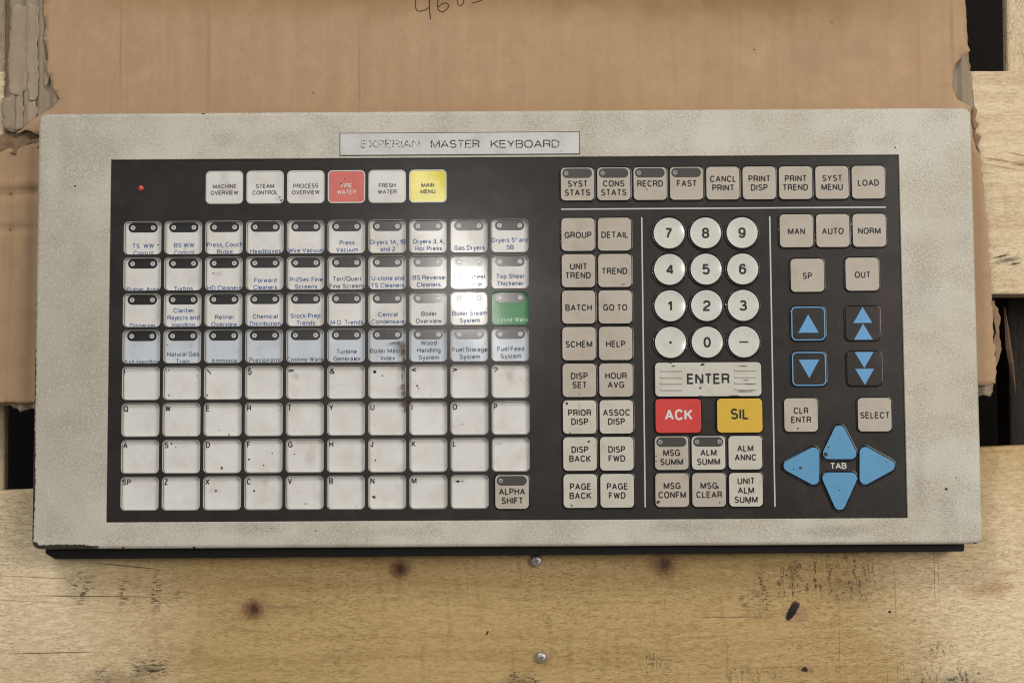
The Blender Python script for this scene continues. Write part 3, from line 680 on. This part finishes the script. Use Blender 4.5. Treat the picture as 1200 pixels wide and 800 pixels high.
# shreds at the right edge beside the strip
for (pts, z) in (([(1160, 352), (1166, 352), (1172, 372), (1171, 395), (1174, 410), (1170, 424), (1166, 436), (1164, 410), (1166, 385)], CZ - .002),
                 ([(1140, 124), (1146, 130), (1143, 140), (1147, 147), (1141, 152), (1138, 140)], CZ + .0004), ([(1141, 150), (1149, 160), (1146, 170), (1149, 178), (1143, 172)], CZ + .0002)):
    sheet('torn_shred', pts, z, .0012, .0016, lambda x, y: .0012 * mn.noise(Vector((x * 200, y * 120, 2))), M['card_under'], card, .0003, .0005)
# pen marks
def ribbon(lines, wd, zf):
    V, Fc = [], []
    for ln in lines:
        pts = [at(u, v, CZ) for u, v in ln]
        # Catmull-Rom smoothing
        sm = []
        for i in range(len(pts) - 1):
            p0 = pts[max(i - 1, 0)]; p1 = pts[i]; p2 = pts[i + 1]; p3 = pts[min(i + 2, len(pts) - 1)]
            for j in range(6):
                t_ = j / 6
                sm.append(.5 * ((2 * p1) + (p2 - p0) * t_ + (2 * p0 - 5 * p1 + 4 * p2 - p3) * t_ ** 2 + (-p0 + 3 * p1 - 3 * p2 + p3) * t_ ** 3))
        sm.append(pts[-1]); b = len(V)
        for i, p in enumerate(sm):
            d = (sm[min(i + 1, len(sm) - 1)] - sm[max(i - 1, 0)]); nrm = Vector((-d.y, d.x, 0)).normalized() * wd / 2
            z = CZ + zf(p.x, p.y) + .00012
            V += [(p.x + nrm.x, p.y + nrm.y, z), (p.x - nrm.x, p.y - nrm.y, z)]
            if i: k = b + 2 * i; Fc.append((k - 2, k - 1, k + 1, k))
    return V, Fc
z6 = lambda L: [(440 + a / 6.667, b / 6.667) for a, b in L]
V, Fc = ribbon([z6([(325, -60), (316, -10), (312, 50), (328, 86), (372, 86), (418, 58), (424, 0), (424, -60)]), z6([(418, -60), (420, 10), (424, 90), (432, 155)]),
                z6([(505, -60), (492, -10), (485, 50), (495, 82), (525, 95), (558, 72), (572, 45), (550, 25), (518, 34), (490, 60)]),
                z6([(650, -60), (640, 5), (648, 38), (665, 46), (683, 33), (690, 8), (692, -60)]), z6([(755, 25), (800, 15), (842, -2), (900, -25)])], .00055, h_top)
o = mesh_obj('handwriting', V, Fc, M['pencil'], None, card); o.location = -Vector(card.location)

# ================================================================== KEYBOARD
kb = empty('keyboard', 'cream metal industrial control keyboard with black keypad lying on the cardboard', 'keyboard', (0, 0, CZ + .0006))
KL = Vector(kb.location)
HW, HH = 482.6 * MM, 224.0 * MM
def kp(o): o.location = o.location - KL; return o
def yx(u, v): p = at(u, v); return p.x, p.y
# panel opening in plan (mm)
PX0, PX1, PY0, PY1 = -203.37 * MM, 203.26 * MM, -98.63 * MM, 87.36 * MM
outer = rect(HW, HH); opening = [(PX0, PY0), (PX1, PY0), (PX1, PY1), (PX0, PY1)]
R4 = lambda ins, z: (round_poly(outer, .0042, ins * MM, 5), FZ + z * MM)
O4 = lambda ins, z: (round_poly(opening, .0003, ins * MM, 5), FZ + z * MM)
V, Fc, Mi = loft([R4(1.5, -11.5), R4(0, -11.5), R4(0, -2.2), R4(.25, -1.1), R4(.8, -.4), R4(1.6, -.08), R4(2.2, 0), O4(-.35, 0), O4(-.1, -.08), O4(0, -.35), O4(0, -2.6)], [0] * 10, None)
kp(mesh_obj('housing', V, Fc, M['housing'], Mi, kb, (0, 0, 0), smooth=lambda i: not (6 * 24 <= i < 7 * 24)))
# black chassis below the flange; its black lower ledge includes the shadow there
a = at(53, 655, .012); b = at(1130.5, 651, .012); yb = at(600, 652.2, .012).y
ch = [(a.x, yb + .0030), (a.x + .0050, yb + .0001), (b.x, yb + .0015), (b.x, .104), (a.x, .104)]
V, Fc, Mi = loft([(round_poly(ch, .001, 0, 3), CZ + .0007), (round_poly(ch, .001, 0, 3), .0117), (round_poly(ch, .001, .0006, 3), .0123)], [0, 0], 0, True)
kp(mesh_obj('chassis', V, Fc, M['chassis'], Mi, kb, (0, 0, 0)))

OZ = FZ - .0010                               # top of the black overlay
P_ = 18.72
LX, LY, LPX, LPY = -186.74, 46.77, 21.01, 18.71
KW, KH = 19.3, 17.1
left_keys = [(LX + LPX * i, LY - LPY * j, i, j) for j in range(8) for i in range(10) if not (i == 9 and j == 7)]
TOPY = 72.75
top_keys = [(LX + LPX * i, TOPY, i) for i in range(2, 8)]
# overlay with one window for each capped key
cu = bpy.data.curves.new('overlay_curve', 'CURVE'); cu.dimensions = '2D'; cu.fill_mode = 'BOTH'; cu.extrude = .0009
def spline(pts):
    s = cu.splines.new('POLY'); s.points.add(len(pts) - 1); s.use_cyclic_u = True
    for q, p in zip(s.points, pts): q.co = (p[0], p[1], 0, 1)
spline([(PX0 + .00005, PY0 + .00005), (PX1 - .00005, PY0 + .00005), (PX1 - .00005, PY1 - .00005), (PX0 + .00005, PY1 - .00005)])
keyrect = rect(KW * MM, KH * MM)
for (x, y, *_) in left_keys + top_keys:
    spline([(p[0] + x * MM, p[1] + y * MM) for p in round_poly(keyrect, .0024, -.00002, 5)])
tmp = bpy.data.objects.new('tmp', cu); COL.objects.link(tmp)
me = bpy.data.meshes.new_from_object(tmp.evaluated_get(bpy.context.evaluated_depsgraph_get())); bpy.data.objects.remove(tmp)
me.materials.clear()
kp(link('overlay_panel', me, M['overlay'], None, kb, (0, 0, OZ - .0009)))

# ---- capped insert keys (left block and top-left row): tray meshes shared
def make_tray(name, rim, depth, facemat, rimmat):
    V, Fc, Mi = poly_rings(keyrect, .0024, [(0, -2.3), (0, .06), (.05, .10), (rim, .10), (rim + .05, .04), (rim + .06, -depth * .9), (rim + .08, -depth), (rim + .24, -depth)],
                           [1, 1, 1, 1, 1, 2, 2 if depth > .3 else 0], 0)
    me = bpy.data.meshes.new(name); me.from_pydata(V, [], Fc); me.update()
    for m_ in (M[facemat], M[rimmat], M['seam_shadow']): me.materials.append(m_)
    for p, i in zip(me.polygons, Mi): p.material_index = i
    return me
D = 2.0
trays = {k: make_tray('insert_key', .10, D, k, r) for k, r in (('white', 'rim'), ('blue_paper', 'rim'), ('green', 'green'))}
trays2 = {k: make_tray('insert_key', .55, .06, k, 'rim') for k in ('white', 'red_paper', 'yellow_paper')}
def print_on(key, name, V, Fc, mat, z, label=None):
    return mesh_obj(name, [(v[0], v[1], z + (v[2] if len(v) > 2 else 0)) for v in V], Fc, mat, None, key, (0, 0, 0), label=label)
def disc(x, y, r, n=16): return [(x + r * math.cos(a * 2 * math.pi / n), y + r * math.sin(a * 2 * math.pi / n)) for a in range(n)]
pill_me = {}
def pill(key, w_, h_, x, y, z, mat, dots, ring=True, ringmat='led_ring', lens='led_grey', dr=1.2, double=True):
    kk = (w_, h_, mat)
    if kk not in pill_me:
        pl = round_poly(rect(w_ * MM, h_ * MM), h_ / 2 * MM * .985, 0, 6)
        me = bpy.data.meshes.new('indicator_strip'); me.from_pydata([(p[0], p[1], 0) for p in pl], [], [tuple(range(len(pl)))]); me.update()
        me.materials.append(M[mat]); pill_me[kk] = me
    link('indicator_strip', pill_me[kk], None, None, key, (x * MM, y * MM, z))
    for dx in dots:
        lk = ('dot', dr, lens, ringmat)
        if lk not in pill_me:
            V, Fc, Mi = loft([(disc(0, 0, dr * MM), 0), (disc(0, 0, dr * .9 * MM), .00006), (disc(0, 0, dr * .62 * MM), .00006), (disc(0, 0, dr * .5 * MM), .00003)], [1, 1, 0], 0)
            me = bpy.data.meshes.new('indicator_light'); me.from_pydata(V, [], Fc); me.update()
            me.materials.append(M[lens]); me.materials.append(M[ringmat])
            for p, i in zip(me.polygons, Mi): p.material_index = i
            pill_me[lk] = me
        link('indicator_light', pill_me[lk], None, None, key, (x * MM + dx * MM, y * MM, z + .00004))

ROW = [
 [['TS  WW', 'Control'], ['BS WW', 'Control'], ['Press, Couch', 'Broke'], ['Headboxes'], ['Wire Vacuum'], ['Press', 'Vacuum'], ['Dryers 1A, 1B', 'and 2'], ['Dryers 3, 4,', 'Hot Press'], ['Gas Dryers'], ['Dryers 5\u2020 and', '5B']],
 [['Pulper Area'], ['Turbos'], ['HD Cleaners'], ['Forward', 'Cleaners'], ['Pri/Sec Fine', 'Screens'], ['Tert/Quart', 'Fine Screens'], ['U-clone and', 'TS Cleaners'], ['BS Reverse', 'Cleaners'], ['Base Sheet', 'Thickener'], ['Top Sheet', 'Thickener']],
 [['Disperser'], ['Clarifier', 'Rejects and', 'Handling'], ['Refiner', 'Overview'], ['Chemical', 'Distribution'], ['Stock Prep.', 'Trends'], ['M.O. Trends'], ['Central', 'Condensate'], ['Boiler', 'Overview'], ['Boiler Steam', 'System'], ['Treated Water']],
 [['Ash Handling'], ['Natural Gas', 'Train'], ['Ammonia'], ['Precipitator'], ['Cooling Water'], ['Turbine', 'Generator'], ['Boiler Master', 'Index'], ['Wood', 'Handling', 'System'], ['Fuel Storage', 'System'], ['Fuel Feed', 'System']]]
CH = ['!"\\$=&*<>?', 'QWERTYUIOP', 'ASDFGHJKL-', None]
LAST = ['SP', 'Z', 'X', 'C', 'V', 'B', 'N', 'M', '<-']
zf = OZ - D * MM + .00003
inner = (-KW / 2 * MM + .00032, KW / 2 * MM - .00032, -KH / 2 * MM + .00032, KH / 2 * MM)
for (x, y, i, j) in left_keys:
    kind = 'blue_paper' if j == 3 else 'white'
    if (i, j) == (9, 2): kind = 'green'
    if j < 4: lab = 'key with an indicator strip and the words "%s"' % ' '.join(ROW[j][i])
    else: lab = 'white key marked %s at its corner' % (('"%s"' % CH[j - 4][i]) if j < 7 else ('"%s"' % LAST[i] if i < 8 else 'with a small left arrow'))
    if kind == 'green': lab = 'green ' + lab
    elif kind == 'blue_paper': lab = 'pale blue ' + lab
    elif j < 4: lab = 'white ' + lab
    key = kp(link('key', trays[kind], None, None, kb, (x * MM, y * MM, OZ), label=lab))
    z0 = -D * MM + .00003
    sx_, sy_ = (x - 3.3) / 728 * (D - .75), (y + 57) / 728 * (D - .75)      # the print sits low in its window
    if j < 4:
        pill(key, 15.2, 5.1, .05 + sx_, min(KH / 2 - .55 - 2.6 + .15 + sy_, KH / 2 - .42 - 2.55), z0, 'pill', (-5.25, 5.2))
        L = ROW[j][i]; n = len(L); bottom = KH / 2 - (166 - 2.15 * i) / 10.18
        ls = [(t_, .0003 + sx_ * MM, (bottom + sy_ + (n - 1 - q) * 3.72) * MM, 'C') for q, t_ in enumerate(L)]
        V, Fc = lines_mesh(ls, 'label', inner, .006)
        print_on(key, 'legend', V, Fc, M['ink_green'] if kind == 'green' else M['ink_slate'] if j == 3 or i >= 5 and j < 3 and (i * j) % 3 == 2 else M['ink_navy'], z0)
    else:
        xl = max(-KW / 2 + .45, -KW / 2 + 1.0 - (.0 if i else .3) + sx_); yl = KH / 2 - 2.75 + sy_ * .5
        s = CH[j - 4][i] if j < 7 else LAST[i]
        if s == '<-':
            V = [Vector(p) * MM for p in ((-7.6, 5.2, 0), (-5.6, 6.05, 0), (-5.6, 4.35, 0), (-5.6, 5.38, 0), (-2.9, 5.38, 0), (-2.9, 5.02, 0), (-5.6, 5.02, 0))]
            Fc = [(0, 2, 1), (3, 6, 5, 4)]
        elif s == '*':
            V = [Vector((a, b, 0)) for a, b in disc((xl + 2.2) * MM, (yl - .6) * MM, .85 * MM, 12)]; Fc = [tuple(range(12))]
        elif s == '-':
            V, Fc = [Vector(p) * MM for p in ((-7.0, 5.45, 0), (-4.6, 5.45, 0), (-4.6, 5.75, 0), (-7.0, 5.75, 0))], [(0, 1, 2, 3)]
        else: V, Fc = lines_mesh([(s, xl * MM, (yl + (.3 if s in '=<>' else 0)) * MM, 'L')], 'letter')
        print_on(key, 'legend', V, Fc, M['ink'], z0)
TL = [(['MACHINE', 'OVERVIEW'], 'white', 'ink_grey'), (['STEAM', 'CONTROL'], 'white', 'ink_grey'), (['PROCESS', 'OVERVIEW'], 'white', 'ink_grey'), (['FIRE', 'WATER'], 'red_paper', 'ink_white'), (['FRESH', 'WATER'], 'white', 'ink_grey'), (['MAIN', 'MENU'], 'yellow_paper', 'ink_grey')]
for (x, y, i), (L, mt, ink) in zip(top_keys, TL):
    key = kp(link('key', trays2[mt], None, None, kb, (x * MM, y * MM + (.0000), OZ), label='%s key reading "%s"' % ({'white': 'white', 'red_paper': 'worn red', 'yellow_paper': 'bright yellow'}[mt], ' '.join(L))))
    V, Fc = lines_mesh([(L[0], 0, .55 * MM, 'C'), (L[1], 0, -2.8 * MM, 'C')], 'small', None, .01)
    print_on(key, 'legend', V, Fc, M[ink], .00003)

# ---- embossed pads on the right
def pad_mesh(pts, r, mats, prof=None, seg=5):
    prof = prof or [(0, 0), (.10, .55), (.28, .60), (.40, .05), (.52, .85), (.72, 1.05), (.82, 1.1), (.95, 1.12)]
    idx = [1] * (len(prof) - 2) + [0]
    V, Fc, Mi = poly_rings(pts, r, prof, idx, 0, seg)
    me = bpy.data.meshes.new('pad_key'); me.from_pydata(V, [], Fc); me.update()
    for m_ in mats: me.materials.append(M[m_])
    n = len(pts) * (seg + 1)
    for q, (p, i) in enumerate(zip(me.polygons, Mi)): p.material_index = i; p.use_smooth = 3 * n <= q < (len(prof) - 1) * n
    return me
PT = .00112                                     # top of a pad above the overlay
pads = {c: pad_mesh(rect(18.6 * MM, 18.6 * MM), .0030, (c, 'black')) for c in ('beige', 'light_beige', 'black')}
pads['overlay'] = pad_mesh(rect(18.9 * MM, 18.9 * MM), .0030, ('overlay', 'black'))
def pad(x, y, L, c='beige', dots=None, sty='pad', label=None):
    key = kp(link('key', pads[c], None, None, kb, (x * MM, y * MM, OZ), label=label or ('%s key reading "%s"' % ({'beige': 'beige', 'light_beige': 'pale grey'}.get(c, 'black'), ' '.join(L)))))
    if L:
        if dots is not None:
            pill(key, 15.3, 4.9, -.1, 5.6, PT + .00003, 'pill_beige', dots, lens='led_dim', ringmat='led_grey', dr=1.15)
            ys = [.15, -4.45] if len(L) == 2 else [-.0]
        else: ys = {1: [-.3], 2: [2.2, -2.4], 3: [4.4, -.3, -5.0]}[len(L)]
        V, Fc = lines_mesh([(t_, 0, yy * MM, 'C') for t_, yy in zip(L, ys)], sty)
        print_on(key, 'legend', V, Fc, M['ink'], PT + .00003)
    return key
T = [(['SYST', 'STATS'], 1), (['CONS', 'STATS'], 1), (['RECRD'], 1), (['FAST'], 1), (['CANCL', 'PRINT'], 0), (['PRINT', 'DISP'], 0), (['PRINT', 'TREND'], 0), (['SYST', 'MENU'], 0), (['LOAD'], 0)]
for i, (L, d) in enumerate(T): pad(37.45 + P_ * i, 73.12, L, 'beige', (-5.6,) if d else None)
RX, RY = 37.53, 47.01
G2 = [('GROUP', 'DETAIL'), ('UNIT TREND', 'TREND'), ('BATCH', 'GO~TO'), ('SCHEM', 'HELP'), ('DISP SET', 'HOUR AVG'), ('PRIOR DISP', 'ASSOC DISP'), ('DISP BACK', 'DISP FWD'), ('PAGE BACK', 'PAGE FWD')]
for j, pr in enumerate(G2):
    for i, s in enumerate(pr): pad(RX + P_ * i, RY - P_ * j, [q.replace('~', ' ') for q in s.split(' ')], 'light_beige' if j >= 5 else 'beige')
pad(LX + 9 * LPX + .5, LY - 7 * LPY - .1, ['ALPHA', 'SHIFT'], 'beige', (-5.6,))
NX, NY = 84.28, 47.3
# message block: positions from its own lattice
def mm(u, v): p = at(u, v, OZ + PT); return p.x / MM, p.y / MM
M3 = [(['MSG', 'SUMM'], 'beige', (-5.6,)), (['ALM', 'SUMM'], 'light_beige', (-5.6, 5.9)), (['ALM', 'ANNC'], 'light_beige', None), (['MSG', 'CONFM'], 'beige', None), (['MSG', 'CLEAR'], 'beige', None), (['UNIT', 'ALM', 'SUMM'], 'light_beige', None)]
for q, (L, c, d) in enumerate(M3): pad(84.15 + P_ * (q % 3), RY - P_ * (6 + q // 3) + .15, L, c, d)
for i, s in enumerate(('MAN', 'AUTO', 'NORM')): pad(149.7 + P_ * i, 48.2, [s])
pad(154.9, 25.2, ['SP']); pad(183.0, 25.6, ['OUT'])
x_, y_ = mm(938.7, 486); pad(x_, y_, ['CLR', 'ENTR'], 'beige'); x_, y_ = mm(1025, 485.6); pad(x_, y_, ['SELECT'], 'beige')
def tri(x, y, w_, h_, up):
    s = 1 if up else -1; a = [(x - w_ / 2, y - s * h_ / 2), (x + w_ / 2, y - s * h_ / 2), (x, y + s * h_ / 2)]
    if not up: a = [a[1], a[0], a[2]]
    return [Vector((p[0] * MM, p[1] * MM, 0)) for p in a]
for (u, v, up, dbl) in ((947.2, 379, 1, 0), (948.2, 432, 0, 0), (1011.2, 378.7, 1, 1), (1013, 431.5, 0, 1)):
    x_, y_ = mm(u, v)
    key = pad(x_, y_, [], 'overlay', label='black key with %s blue %s triangle%s' % (('two', 'upward' if up else 'downward', 's') if dbl else ('one', 'upward' if up else 'downward', ' inside a blue outline')))
    if dbl:
        s = 1 if up else -1
        V = tri(0, 4.3, 9.6, 8.2, up) + tri(.1, -4.3, 9.6, 8.2, up); Fc = [(0, 1, 2), (3, 4, 5)]
    else: V = tri(0, 0, 10.4, 9.4, up); Fc = [(0, 1, 2)]
    print_on(key, 'legend', V, Fc, M['blue_print'], PT + .00003)
    if not dbl:
        V, Fc, Mi = loft([(round_poly(rect(17.3 * MM, 17.3 * MM), .0026, 0, 5), 0), (round_poly(rect(17.3 * MM, 17.3 * MM), .0026, .00055, 5), 0)], [0], None)
        print_on(key, 'outline', V, Fc, M['blue_print'], PT + .00004)
# ---- dished number keys
def num_mesh():
    c = lambda r: disc(0, 0, r * MM, 40)
    prof = [(9.2, 0), (9.1, .7), (8.85, 1.0), (8.6, .8), (8.3, .3), (8.15, 1.3), (7.95, 1.65), (7.75, 1.72)]
    a_ = 1 / 82.0
    dish = [(r, 1.7 - (7.6 ** 2 - r * r) * a_ * .5 * 1.0) for r in (7.55, 6.6, 5.4, 4, 2.4, 1)]
    rings = [(c(r), z * MM) for r, z in prof + dish]
    V, Fc, Mi = loft(rings, [1] * 6 + [0] * 7, 0, center=dish[-1][1] * MM)
    me = bpy.data.meshes.new('round_key'); me.from_pydata(V, [], Fc); me.update()
    me.materials.append(M['dome_white']); me.materials.append(M['black'])
    for p, i in zip(me.polygons, Mi): p.material_index = i; p.use_smooth = True
    return me
nm = num_mesh()
for j, rw in enumerate(('789', '456', '123', '.0-')):
    for i, s in enumerate(rw):
        key = kp(link('key', nm, None, None, kb, ((NX + P_ * i) * MM, (NY - P_ * j) * MM, OZ), label='round white key marked "%s"' % s))
        if s == '.': V = [Vector((a, b, 0)) for a, b in disc(0, 0, .0007, 12)]; Fc = [tuple(range(12))]
        elif s == '-': V = [Vector(p) * MM for p in ((-2.3, -.38, 0), (2.3, -.38, 0), (2.3, .38, 0), (-2.3, .38, 0))]; Fc = [(0, 1, 2, 3)]
        else: V, Fc = lines_mesh([(s, 0, 0, 'C')], 'num')
        # lay the print on the dish
        Vz = [(v[0], v[1], 1.7 * MM - ((7.6 * MM) ** 2 - (v[0] ** 2 + v[1] ** 2)) / (82 * MM) * .5 + .00006 + (v[2] if len(v) > 2 else 0)) for v in V]
        mesh_obj('legend', Vz, Fc, M['ink'], None, key, (0, 0, 0))
# ---- enter, acknowledge, silence
def cap_rect(u0, u1, v0, v1, mat, label):
    x0, y1 = mm(u0, v0); x1, y0 = mm(u1, v1)
    me = pad_mesh(rect((x1 - x0 + 1.2) * MM, (y1 - y0 + 1.2) * MM), .0028, (mat, 'black'), [(0, 0), (.12, .7), (.3, .9), (.45, 1.0), (.5, 1.5), (.66, 1.75), (.9, 1.85)])
    k = kp(link('key', me, None, None, kb, ((x0 + x1) / 2 * MM, (y0 + y1) / 2 * MM, OZ), label=label)); return k
ZC = .00185
ent = cap_rect(767.2, 892.3, 424.8, 464, 'enter_white', 'wide ribbed off-white key reading "ENTER"')
V, Fc = lines_mesh([('ENTER', .0000, .0003, 'C')], 'enter'); print_on(ent, 'legend', V, Fc, M['ink'], ZC + .00003)
for (xa, xb) in ((-24.5, -13.2), (13.2, 24.6)):
    for yy in (4.6, 1.2, -1.9, -5.1):
        r_ = rect((xb - xa) * MM, 1.25 * MM)
        V, Fc, Mi = loft([(round_poly(r_, .0004, 0, 3), 0), (round_poly(r_, .0004, .00015, 3), .0004), (round_poly(r_, .0004, .0004, 3), .0006)], [0, 0], 0)
        mesh_obj('ridge', V, Fc, M['enter_white'], Mi, ent, ((xa + xb) / 2 * MM, yy * MM, ZC - .00001))
ack = cap_rect(767.6, 821.8, 467.3, 507, 'red', 'red key reading "ACK" in white'); V, Fc = lines_mesh([('ACK', .0002, .0006, 'C')], 'ack'); print_on(ack, 'legend', V, Fc, M['ink_white'], ZC + .00003)
sil = cap_rect(839.7, 893.6, 466.8, 506.6, 'yellow', 'yellow key reading "SIL"'); V, Fc = lines_mesh([('SIL', -.0002, .0008, 'C')], 'ack'); print_on(sil, 'legend', V, Fc, M['ink'], ZC + .00003)
# ---- blue tab arrows
def arrow(px, label):
    pts = [mm(u, v) for u, v in px]; cx = sum(p[0] for p in pts) / 3; cy = sum(p[1] for p in pts) / 3
    q = [((p[0] - cx) * MM, (p[1] - cy) * MM) for p in pts]
    if sum(q[i - 1][0] * q[i][1] - q[i][0] * q[i - 1][1] for i in range(3)) < 0: q.reverse()
    q = [tuple(v) for v in offset_poly(q, -.0011)]
    me = pad_mesh(q, .0041, ('blue', 'black'), [(0, 0), (.12, .5), (.32, .55), (.45, .1), (.95, .4), (1.05, 1.1), (1.2, 1.5), (1.4, 1.6)], 6)
    return kp(link('key', me, None, None, kb, (cx * MM, cy * MM, OZ), label=label))
arrow([(983.2, 489.5), (959.5, 538), (1008, 538)], 'blue triangular key pointing up')
arrow([(983.8, 607.5), (959.5, 553), (1008.2, 553)], 'blue triangular key pointing down')
arrow([(910, 545.5), (960, 519), (960, 572.5)], 'blue triangular key pointing left')
arrow([(1056, 545.5), (1006.8, 518.5), (1006.8, 572.5)], 'blue triangular key pointing right')
x_, y_ = mm(983.4, 545.6)
V, Fc = lines_mesh([('TAB', 0, 0, 'C')], 'tab'); kp(mesh_obj('caption', [(v[0], v[1], v[2]) for v in V], Fc, M['ink_white'], None, kb, (x_ * MM, y_ * MM, OZ + .00003)))
# ---- divider lines and status light
for (u0, v0, u1, v1, hor) in ((657.6, 245.2, 1038, 242.4, 1), (751.2, 254.6, 757, 594, 0), (901.2, 253.4, 909, 593.4, 0)):
    p, q = at(u0, v0, OZ), at(u1, v1, OZ); wd = .00036
    if hor: V = [(p.x, p.y - wd, 0), (q.x, p.y - wd, 0), (q.x, p.y + wd, 0), (p.x, p.y + wd, 0)]
    else: xm = (p.x + q.x) / 2; V = [(xm - wd, q.y, 0), (xm + wd, q.y, 0), (xm + wd, p.y, 0), (xm - wd, p.y, 0)]
    kp(mesh_obj('divider_line', V, [(0, 1, 2, 3)], M['line'], None, kb, (0, 0, OZ + .00003)))
V, Fc, Mi = loft([(disc(0, 0, .0014), 0), (disc(0, 0, .0012), .0002)], [0], 0, center=.0004)
p = at(165, 220.5, OZ); kp(mesh_obj('status_light', V, Fc, M['led_red'], Mi, kb, (p.x, p.y, OZ), smooth=True))
# ---- name strip
p0, p1 = at(398.7, 156.6), at(678.9, 180.6); pw, ph = p1.x - p0.x, p0.y - p1.y
cx, cy = (p0.x + p1.x) / 2, (p0.y + p1.y) / 2
V, Fc, Mi = loft([(rect(pw + .0005, ph + .0005), 0), (rect(pw + .0005, ph + .0005), .00022)], [0], 0)
pe = kp(mesh_obj('plate_edge', V, Fc, M['plate_edge'], Mi, kb, (cx, cy, FZ)))
V, Fc, Mi = loft([(rect(pw - .0002, ph - .0003), .0002), (rect(pw - .0003, ph - .0004), .0006)], [0], 0)
npl = kp(mesh_obj('name_plate', V, Fc, M['plate'], Mi, kb, (cx, cy, FZ), label='white strip with worn black capitals naming the keyboard'))
for s, u0, u1, mt in (('EXPERIAN', 423, 492, 'letter_faint'), ('MASTER', 505, 562, 'letter'), ('KEYBOARD', 575, 655.5, 'letter')):
    V, Fc = lines_mesh([(s, 0, 0, 'C')], 'plate'); xs = [v[0] for v in V]; a_ = at(u0, 169.3); b_ = at(u1, 169.3)
    k = (b_.x - a_.x) / (max(xs) - min(xs))
    mesh_obj('lettering', [(v[0] * k, v[1], .00063 + v[2]) for v in V], Fc, M[mt], None, npl, ((a_.x + b_.x) / 2 - cx, a_.y - cy, 0))

# ---- dirt
def blob(u, v, rx, ry, z, V, Fc, rot=0, n=9):
    p = at(u, v, z); b = len(V)
    for k in range(n):
        a = k * 2 * math.pi / n; q = random.uniform(.7, 1.25); x = rx * PX * math.cos(a) * q; y = ry * PX * math.sin(a) * q
        V.append((p.x + x * math.cos(rot) - y * math.sin(rot), p.y + x * math.sin(rot) + y * math.cos(rot), z))
    Fc.append(tuple(range(b, b + n)))
V, Fc = [], []
zl = OZ - D * MM + .00008; zp = OZ + PT + .00008; zc = OZ + ZC + .00009
for (u, v, r) in ((330, 235, 1.6), (328, 231, 1.1), (222.5, 227, 1), (231, 440, 1), (198, 463, 1), (243, 463, 1), (201, 519.5, 1.2), (206, 524, .9), (260, 548, 1.7), (292, 538, 1.2), (319, 531, .9), (309, 545, 1), (268.5, 509, 1), (345, 532, .9),
                (440, 539, 1.2), (438, 582, 2.2), (542, 496.5, .9), (253, 575, 1.3), (298, 575, 1.3), (141, 552, .8), (358, 590, 1.0), (416, 421, 1.3), (448, 440, .9), (489, 452, 1.3), (490.5, 455, .9), (185, 287, 1.0), (250, 320, .9), (400, 215, 1), (404, 210, .8),
                (196, 404, .8), (257, 504, .7), (560, 596, .8), (380, 500, .7)):
    blob(u, v, r, r, zl if v > 240 else OZ + .00008, V, Fc)
for (u, v, r) in ((664, 472.5, 1.7), (668, 507, 1), (758, 222, 1), (743, 224, .6), (841, 571, 1.5), (843.5, 588.5, .9), (878, 589, 1.0), (879, 574, 1.0), (877, 578.5, .8), (873, 577, .7), (771, 588, 2.2), (769, 534, 1.0), (769, 540, 1.0), (935, 502, 1.0), (670, 592, 1.2),
                (689, 540, .8), (690, 517, 1.4), (731, 333, 1), (967.5, 532, 2.3), (938, 548, 1.7), (971, 524, 1.0), (930, 549, .9), (1039, 541, .8), (729, 334, .8), (984, 574, .8), (679, 462, .7)):
    blob(u, v, r, r, zp if u < 900 or v < 515 else OZ + .0017, V, Fc)
for (u, v, rx, ry) in ((820.5, 454.5, 1.6, 1.2), (823, 441, .7, 3.5), (823.5, 427, 2.6, 1.5), (820.5, 448, .8, 2), (873.5, 458.4, 9, .55), (879, 449.3, 6, .5), (874, 445.3, 4, .4), (878, 432.8, 6, .4), (871, 428.5, 6, .35), (876, 441.5, 5, .35), (864, 448, 4, .35), (789, 429, 3, .8),
                       (786, 424.8, 2, 1), (821, 464, 3, .9), (861, 463.5, 6, .8), (880.5, 422, 3, .8)):
    blob(u, v, rx, ry, zc + (.0004 if abs(u - 870) < 14 else 0), V, Fc)
o = mesh_obj('dirt_speck', V, Fc, M['dirt'], None, kb, (0, 0, 0), kind='stuff'); kp(o)
kk = NT('brown_grease_smear', .8, .2); msk = None
for (u, v, rx, ry, rot) in ((462, 401.5, 8, 2, -.2), (468, 402, 7, 4, 0), (471.5, 405, 5, 8, 0), (472, 413, 4.5, 9, 0), (473, 422, 3, 6, 0), (472, 432, 2.6, 7, 0), (471.5, 442, 2.2, 9, 0), (472, 453, 4.2, 7, 0), (472.5, 461, 4, 7, 0), (474, 472, 4.5, 8, .3), (475, 479, 2.4, 6, .3)):
    b_ = kk.blot(at(u, v, OZ), rx * PX, ry * PX, .8, rot, 900, .55, 4); msk = b_ if msk is None else kk.math('MAXIMUM', msk, b_)
kk.set(kk.b.inputs['Alpha'], kk.math('MULTIPLY', msk, kk.ramp(kk.noise(1000, 4, .7), .3, .6, .45, .88)))
kk.done((.105, .072, .045))
q = [at(u, v, OZ + .0003) for u, v in ((450, 390), (484, 390), (484, 490), (450, 490))]
kp(mesh_obj('grease_smear', [tuple(p) for p in q], [(3, 2, 1, 0)], kk.m, None, kb, (0, 0, 0), label='brown grease smear running down between two key columns', kind='stuff'))
